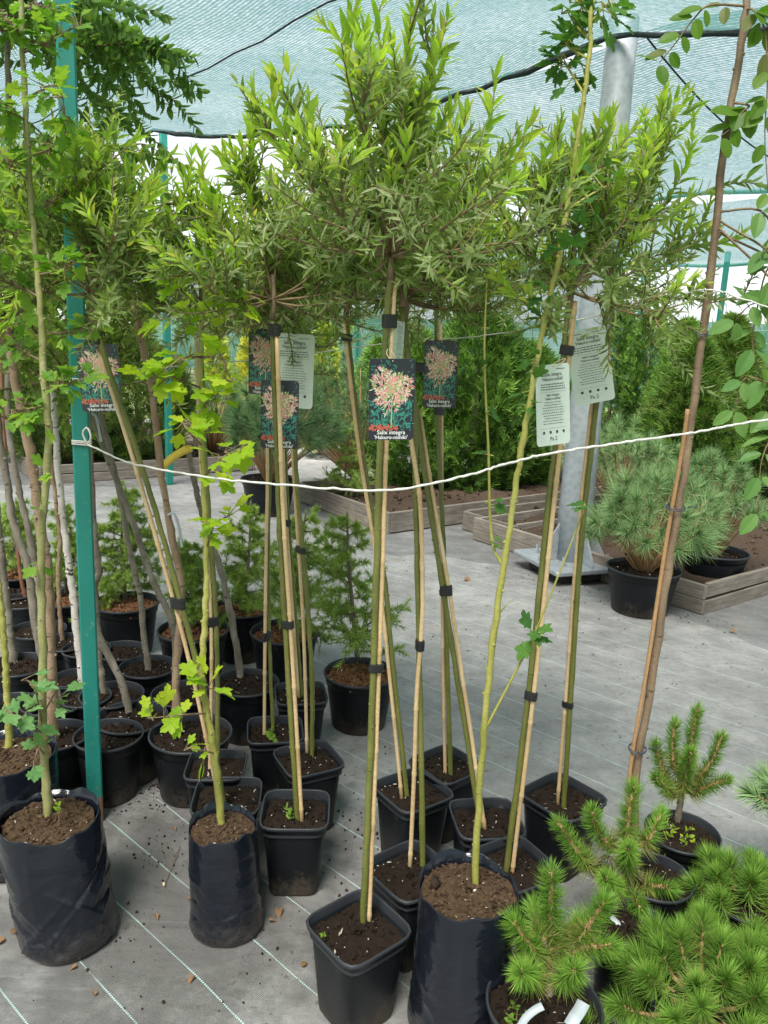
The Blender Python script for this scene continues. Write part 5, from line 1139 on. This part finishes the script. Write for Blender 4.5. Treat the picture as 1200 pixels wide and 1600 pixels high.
# ------------------------------------------------------------------ cards
def rounded_rect(w, h, r, n=6):
    out = []
    for cx, cy, a0 in ((w/2-r, h/2-r, 0), (-w/2+r, h/2-r, 90), (-w/2+r, -h/2+r, 180), (w/2-r, -h/2+r, 270)):
        for k in range(n+1): a = math.radians(a0+90*k/n); out.append((cx+r*math.cos(a), cy+r*math.sin(a)))
    return np.array(out)
CW, CH = .56, 1.0           # unit card: one high
def card_meshes():
    pl = rounded_rect(CW, CH, .05); n = len(pl); mb = MB(); f_ = np.column_stack([pl, np.full(n, .004)]); b_ = np.column_stack([pl, np.full(n, -.004)]); j = np.arange(n); k = (j+1) % n
    mb.add(f_, np.arange(n)[None], 0); mb.add(b_, np.arange(n)[::-1][None], 1); mb.add(np.vstack([f_, b_]), np.stack([j, j+n, k+n, k], -1), 1); card = mb.mesh('card', ['navy_card', 'pale_card'], False)
    # picture: a bushy pink-and-cream shrub on a slim stem before dark greenery, red flowers below
    r = np.random.default_rng(5); mb = MB(); dia = np.array([[0, 0, 0], [.16, .5, 0], [0, 1, 0], [-.16, .5, 0]], float); df = [np.array([[0, 1, 2, 3]])]
    def strokes(pos, dr, ln, wd, m, z):
        N = len(pos); v, f = spread(dia, df, np.column_stack([pos, np.full(N, z)+r.random(N)*.0008]), np.column_stack([dr, np.zeros(N)]), np.tile([0, 0, 1.0], (N, 1)), ln, wd); mb.add(v, f, m)
    N = 330; pos = np.column_stack([r.uniform(-.25, .25, N), r.uniform(-.36, .02, N)]); strokes(pos, r.normal(size=(N, 2)), .03+.03*r.random(N), .05, 3, .0050)
    N = 90; pos = np.column_stack([r.uniform(-.25, .25, N), r.uniform(.22, .46, N)]); pos = pos[(np.abs(pos[:, 0]-.12) > .07)]; strokes(pos, r.normal(size=(len(pos), 2)), .03+.02*r.random(len(pos)), .04, 3, .0050)
    N = 90; pos = np.column_stack([r.uniform(-.27, .08, N), r.uniform(-.37, -.32, N)]); strokes(pos, r.normal(size=(N, 2)), .03, .06, 4, .0062)
    mb.add(np.array([[-.008, -.34, .0064], [.01, -.34, .0064], [.004, .0, .0064], [-.004, .0, .0064]]), np.array([[0, 1, 2, 3]]), 2)
    c0 = np.array([0, .13])
    for m, N, lo, hi, z in ((2, 420, .0, .24, .0066), (1, 110, .06, .24, .0076), (0, 190, .10, .25, .0086), (1, 36, .16, .27, .0096), (0, 40, .0, .14, .0096)):
        a = r.uniform(-.46*PI, 1.46*PI, N); q = r.uniform(lo, hi, N)*(1+.22*np.sin(a*3+.7)+.12*np.sin(a*7)); pos = c0+np.column_stack([np.cos(a)*q*.95, np.sin(a)*q*.95]); dr = np.column_stack([np.cos(a), np.sin(a)])+r.normal(size=(N, 2))*.75+[0, .25]
        ok = (np.abs(pos[:, 0]) < .24) & (pos[:, 1] < .40); strokes(pos[ok], dr[ok], (.035+.035*r.random(N))[ok], .045, m, z)
    pic = mb.mesh('picture', ['print_pink', 'print_cream', 'print_green', 'print_teal', 'print_red'], False); return card, pic
CARD, PICT = card_meshes()
def text_mesh(rows, mat, bold=.0, name='lettering'):
    """rows: (string, size, x, y); glyphs become one flat mesh"""
    allv = MB()
    for s_, size, x, y in rows:
        cu = bpy.data.curves.new('txt', 'FONT'); cu.body = s_; cu.size = size; cu.align_x = 'CENTER'; cu.offset = bold*size; cu.resolution_u = 2
        ob = bpy.data.objects.new('txt', cu); COL.objects.link(ob); dg = bpy.context.evaluated_depsgraph_get(); me = bpy.data.meshes.new_from_object(ob.evaluated_get(dg))
        v = np.array([w.co[:] for w in me.vertices]).reshape(-1, 3)
        if len(v):
            v[:, 0] += x; v[:, 1] += y; base = allv.n; allv.v.append(v)
            for p in me.polygons: allv.f.append((np.array([list(p.vertices)])+base, 0))
            allv.n += len(v)
        bpy.data.objects.remove(ob); bpy.data.meshes.remove(me); bpy.data.curves.remove(cu)
    return allv.mesh(name, mat, False)
TXT_F = text_mesh([('Salix integra', .072, 0, -.425), ("'Hakuro-nishiki'", .066, 0, -.485)], 'white_ink', .012)
def back_mesh():
    r = np.random.default_rng(9); mb = MB()
    def bar(x0, x1, y, h): mb.add(np.array([[x0, y, 0], [x1, y, 0], [x1, y+h, 0], [x0, y+h, 0]]), np.array([[0, 1, 2, 3]]))
    for y in (.255, .225, .195): 
        x = -.2
        while x < .19: w = r.uniform(.012, .045); bar(x, min(x+w, .2), y, .010); x += w+.010
    bar(-.22, .22, .165, .002); bar(-.22, .22, -.285, .002); bar(-.22, -.08, .437, .007); bar(.06, .2, .437, .007)
    for k in range(9):
        y = .035-.033*k; x = -r.uniform(.13, .2); e = -x
        while x < e: w = r.uniform(.010, .04); bar(x, min(x+w, e), y, .007); x += w+.009
    for x in (-.16, -.05, .06, .17):
        a = np.linspace(0, 2*PI, 11)[:-1]
        mb.add(np.column_stack([x+.02*np.cos(a), -.335+.02*np.sin(a), 0*a]), np.arange(10)[None])
    return mb.mesh('small_print', 'ink', False)
BACK = back_mesh(); TXT_B = text_mesh([('Salix integra', .062, 0, .36), ("'Hakuro-nishiki'", .056, 0, .305), ('Salix integra', .044, 0, .115), ("'Hakuro-nishiki'", .042, 0, .07), ('Pa 2', .07, 0, -.44)], 'ink', .006)
def hang_card(label, cx, cy, hpx, Y, front, roll, yaw=0, pitch=0, to=None, wscale=1.0):
    c = AY(cx, cy, Y); s = hpx/FPX*float((c-cC)@cF); t = thing('plant_card', label, 'plant card', c, 'willow name cards')
    # upright card turned to the path; the picture is on one side, the small print on the other
    m = Matrix.Rotation(math.radians(yaw), 4, 'Z') @ Matrix.Rotation(math.radians(-roll), 4, 'Y') @ Matrix.Rotation(math.radians(90+pitch), 4, 'X')
    if not front: m = m @ Matrix.Rotation(PI, 4, 'Y')
    t.matrix_world = Matrix.Translation(Vector(c)) @ m
    sc = (s*wscale, s, s*.5)
    o = link('card', CARD, t, scale=sc); o2 = link('picture', PICT, t, scale=sc); o3 = link('lettering', TXT_F, t, (0, 0, .0052*s*.5+.0006), scale=sc)
    o3['kind'] = 'stuff'; o4 = link('small_print', BACK, t, (0, 0, -.0006-.002*s), (0, PI, 0), sc); o5 = link('lettering', TXT_B, t, (0, 0, -.0006-.002*s), (0, PI, 0), sc); o4['kind'] = o5['kind'] = o2['kind'] = 'stuff'
    # loop of twine through the hole to the stem
    if to is not None:
        inv = t.matrix_world.inverted(); a_ = np.array(inv @ Vector(AY(to[0], to[1], to[2]))); h_ = np.array([0, s*.47, 0]); mb = MB()
        mb.add(*tube(smooth_path([h_+[0, 0, .004], (h_+a_)/2+[.006, 0, .004], a_, (h_+a_)/2+[-.006, 0, -.004], h_+[0, 0, -.004]], 16), .0009, 5)); mb.build('twine', 'raffia', t)
    return t
hang_card('largest picture card of a pink shrub, hung on the foremost willow', 612, 625, 128, 1.385, True, 2, 6, 6, (607, 545, 1.43))
hang_card('picture card crossed by a green willow stem', 437, 648, 106, 1.90, True, 0, 0, 0, (428, 580, 1.86))
hang_card('picture card mostly hidden behind two willow stems', 415, 566, 100, 2.24, True, 0, 0, 0, (416, 520, 2.3), .95)
hang_card('small picture card hanging in the shade of the crowns', 688, 585, 104, 2.10, True, 1, 4, 0, (685, 520, 2.13), .92)
hang_card('picture card behind the cane leaning to the teal post', 156, 591, 104, 1.98, True, 4, -4, 0, (150, 535, 1.93), 1.15)
hang_card('white text card beside the stem-crossed picture card', 459, 580, 114, 2.0, False, -1, -8, 0, (455, 520, 2.05))
hang_card('narrow white text card low on a willow cane, leaf across its top', 864, 633, 126, 1.545, False, 7, 20, 0, (883, 560, 1.56), .85)
hang_card('wide white text card tilted in front of the galvanised pole', 923, 572, 116, 1.90, False, 13, 4, 0, (935, 510, 1.95))
hang_card('white card turned edge-on above the largest picture card', 624, 533, 60, 1.70, False, -3, 66, 0, (630, 502, 1.72))

# ------------------------------------------------------------------ strings
def string(label, pts, r, ties):
    t = thing('string', label, 'string', (0, 0, 0)); mb = MB(); p = smooth_path(pts, 160); p[1:-1] += rng.normal(size=(158, 3))*.0006; mb.add(*tube(p, r*(1+.12*np.sin(np.arange(160)*1.9)), 7)); mb.build('cord', 'string', t)
    for c, w in ties:
        mb = MB(); a_ = np.linspace(0, 2*PI, 5)[:-1]+.35+PI/4
        for dz in (-.004, .001, .005):
            q = np.stack([c[0]+w*np.cos(a_), c[1]+w*np.sin(a_), c[2]+dz+.003*np.sin(a_*2)], -1); q = np.vstack([q, q[:1]]); mb.add(*tube(np.vstack([np.linspace(q[i], q[i+1], 5)[:-1] for i in range(4)]+[q[:1]]), r*.9, 6))
        mb.build('knot', 'string', t)
    return t
def pxs(l): return [AY(x, y, Y) for x, y, Y in l]
_a, _b = AY(1100, 673, 1.45), AY(1200, 656, 1.48); ZS1 = _b[2]+(_b[2]-_a[2])/(_b[0]-_a[0])*(RPOST[0]-.03-_b[0])
pz = AY(110, 690, GPOST[1])[2]; tie1 = np.array([GPOST[0]+.006, GPOST[1], pz])
string('thick white string tied to the teal post, sagging across the front canes', [tie1+[.03, -.038, 0]]+pxs([(200, 722, 1.80), (300, 742, 1.60), (435, 757, 1.46), (600, 766, 1.345), (720, 745, 1.35), (800, 722, 1.37), (880, 705, 1.39), (1000, 688, 1.42), (1100, 673, 1.45), (1200, 656, 1.48)])+[RPOST+[-.03, -.03, ZS1]], 0.0023, [(tie1, .033), (RPOST+[0, 0, ZS1], .042)])
mb = MB(); mb.add(*tube(smooth_path([tie1+[.03, -.04, 0], tie1+[.045, -.05, .02], tie1+[.035, -.045, .045], tie1+[.02, -.04, .03], tie1+[.03, -.038, .0]], 14), .0027, 6)); lo_ = mb.build('loose_loop', 'string', bpy.data.objects['string'])
tie2 = np.array([GPOST[0]+.006, GPOST[1], AY(108, 594, GPOST[1])[2]])
string('thinner pale string stretched behind the cards at crown height', [tie2+[.03, .03, 0]]+pxs([(185, 580, 2.28), (330, 568, 2.42), (480, 553, 2.45), (600, 537, 2.42), (760, 524, 2.35), (900, 500, 2.2), (1000, 478, 2.0), (1060, 462, 1.82), (1100, 453, 1.70), (1135, 458, 1.66), (1200, 480, 1.6)])+[RPOST+[-.03, -.03, 1.40]], .0017, [(tie2, .033), (RPOST+[0, 0, 1.40], .042)])

# ------------------------------------------------------------------ small things on pots and ground
strip_tag('plant_label', 'white label strip stuck in the branching pine pot', [AY(955, 1432, 1.52), AY(968, 1445, 1.50), AY(985, 1460, 1.49), AY(995, 1472, 1.48)], .013, 'white_plastic', (0, -.4, 1))
strip_tag('plant_label', 'white label card lying at the rim of the weedy front pot', [AY(912, 1566, 1.24), AY(906, 1578, 1.225), AY(898, 1590, 1.21), AY(890, 1604, 1.20)], .024, 'white_plastic', (-.2, -.4, 1))
strip_tag('plant_label', 'grey curled label band inside the weedy front pot', [AY(848, 1572, 1.20), AY(836, 1578, 1.195), AY(822, 1590, 1.19), AY(812, 1606, 1.185)], .014, 'white_plastic', (0, -.4, 1))
def weeds(t, centre, n, r, ln, mats, seed, spread_a=.6, tmpl=BROAD):
    global rng
    keep = rng; rng = np.random.default_rng(seed); mb = MB()
    for k in range(n):
        o = np.array(centre)+np.array([*(rng.normal(size=2)*r), 0]); p = curve_shoot(o, np.array([*(rng.normal(size=2)*spread_a), 1]), ln*rng.uniform(.6, 1.4), 0, 6, .1); mb.add(*tube(p, np.linspace(.001, .0006, 6), 4), 0); shoot_leaves(mb, p, ln*.22, ln*.45, 70, 40, tmpl, lambda q: 1+random.randrange(len(mats)), .2)
    stuff(mb.build('weeds', ['twig']+mats, t, False)); rng = keep
weeds(N1[0], (0.0, -.02, .18), 9, .03, .035, ['lime_leaf'], 1); weeds(N1[0], (0, 0, .175), 80, .035, .010, ['moss'], 2)
weeds(N3[0], (-.055, -.02, .18), 12, .02, .028, ['currant_leaf'], 3); weeds(N2[0], (0, 0, .175), 60, .03, .010, ['moss'], 4)
weeds(S10[0], (.0, -.02, .2), 2, .006, .06, ['currant_leaf'], 5); weeds(S8[0], (.0, -.015, .2), 2, .006, .04, ['currant_leaf'], 6); weeds(S1[0], (-.07, -.01, .2), 1, .004, .025, ['currant_leaf'], 7)
random.seed(3); rng = np.random.default_rng(33)
DL = [(8, 1468, .03), (22, 1460, .03), (30, 1466, .028), (271, 1294, .02), (437, 1420, .03), (292, 1405, .018), (656, 1562, .025), (164, 1350, .012), (303, 1525, .02), (150, 1555, .018), (243, 1430, .02), (120, 1510, .016), (725, 905, .05), (1140, 985, .05), (470, 1510, .02), (420, 1440, .02)]
dm = MB(); dm.add(*blade([0, .08, .28, .55, .8, 1], [.01, .24, .33, .27, .13, .004], .7, .5)); DLM = dm.mesh('fallen_leaf', 'dead_leaf', False)
for k, (x, y, s_) in enumerate(DL):
    c = G(x, y, .012); o = link('fallen_leaf', DLM, None, c, (random.uniform(-.3, .3), random.uniform(-.3, .3), random.random()*6), (s_*random.uniform(.7, 1.2),)*3); o.location[2] = .014; tag(o, 'dry brown fallen leaf lying on the grey fabric', 'leaf', 'fallen leaves on the fabric')
ub = thing('dry_stalk', 'thin dry stalk lying on the fabric beside the dusty bag', 'stalk', G(256, 1384, .010)); o_ = np.array(ub.location)
mb = MB(); mb.add(*tube(smooth_path([np.array([0, 0, .006]), G(270, 1345, .02)-o_, G(281, 1322, .014)-o_], 10), .0011, 5)); mb.build('stem', 'twig', ub); mb = MB(); clods(mb, np.array([[0, 0, .005]]), np.array([.006])); mb.build('seed_head', 'raffia', ub)
mb = MB(); pts = []
for (x, y, n, sp_) in ((250, 1330, 90, .06), (210, 1250, 120, .07), (230, 1225, 80, .06), (200, 1440, 40, .05), (385, 1395, 30, .05), (570, 1300, 60, .05), (690, 1290, 60, .06), (545, 1260, 30, .06), (520, 1380, 40, .07), (430, 1500, 30, .12), (150, 1540, 30, .15), (860, 1000, 25, .35), (700, 1000, 20, .4), (1000, 1100, 20, .3), (1000, 985, 60, .3), (840, 900, 120, .22), (900, 920, 100, .18), (1090, 965, 60, .1), (640, 870, 40, .25), (600, 1180, 25, .1)):
    c = G(x, y, .01); pts.append(np.column_stack([c[0]+rng.normal(size=n)*sp_, c[1]+rng.normal(size=n)*sp_, np.full(n, .010)]))
pts = np.concatenate(pts); clods(mb, pts, .0012+.0038*rng.random(len(pts))**3); o = stuff(mb.build('soil_crumbs', 'peat')); o['label'] = 'dark soil crumbs scattered over the grey fabric'; o['category'] = 'soil'
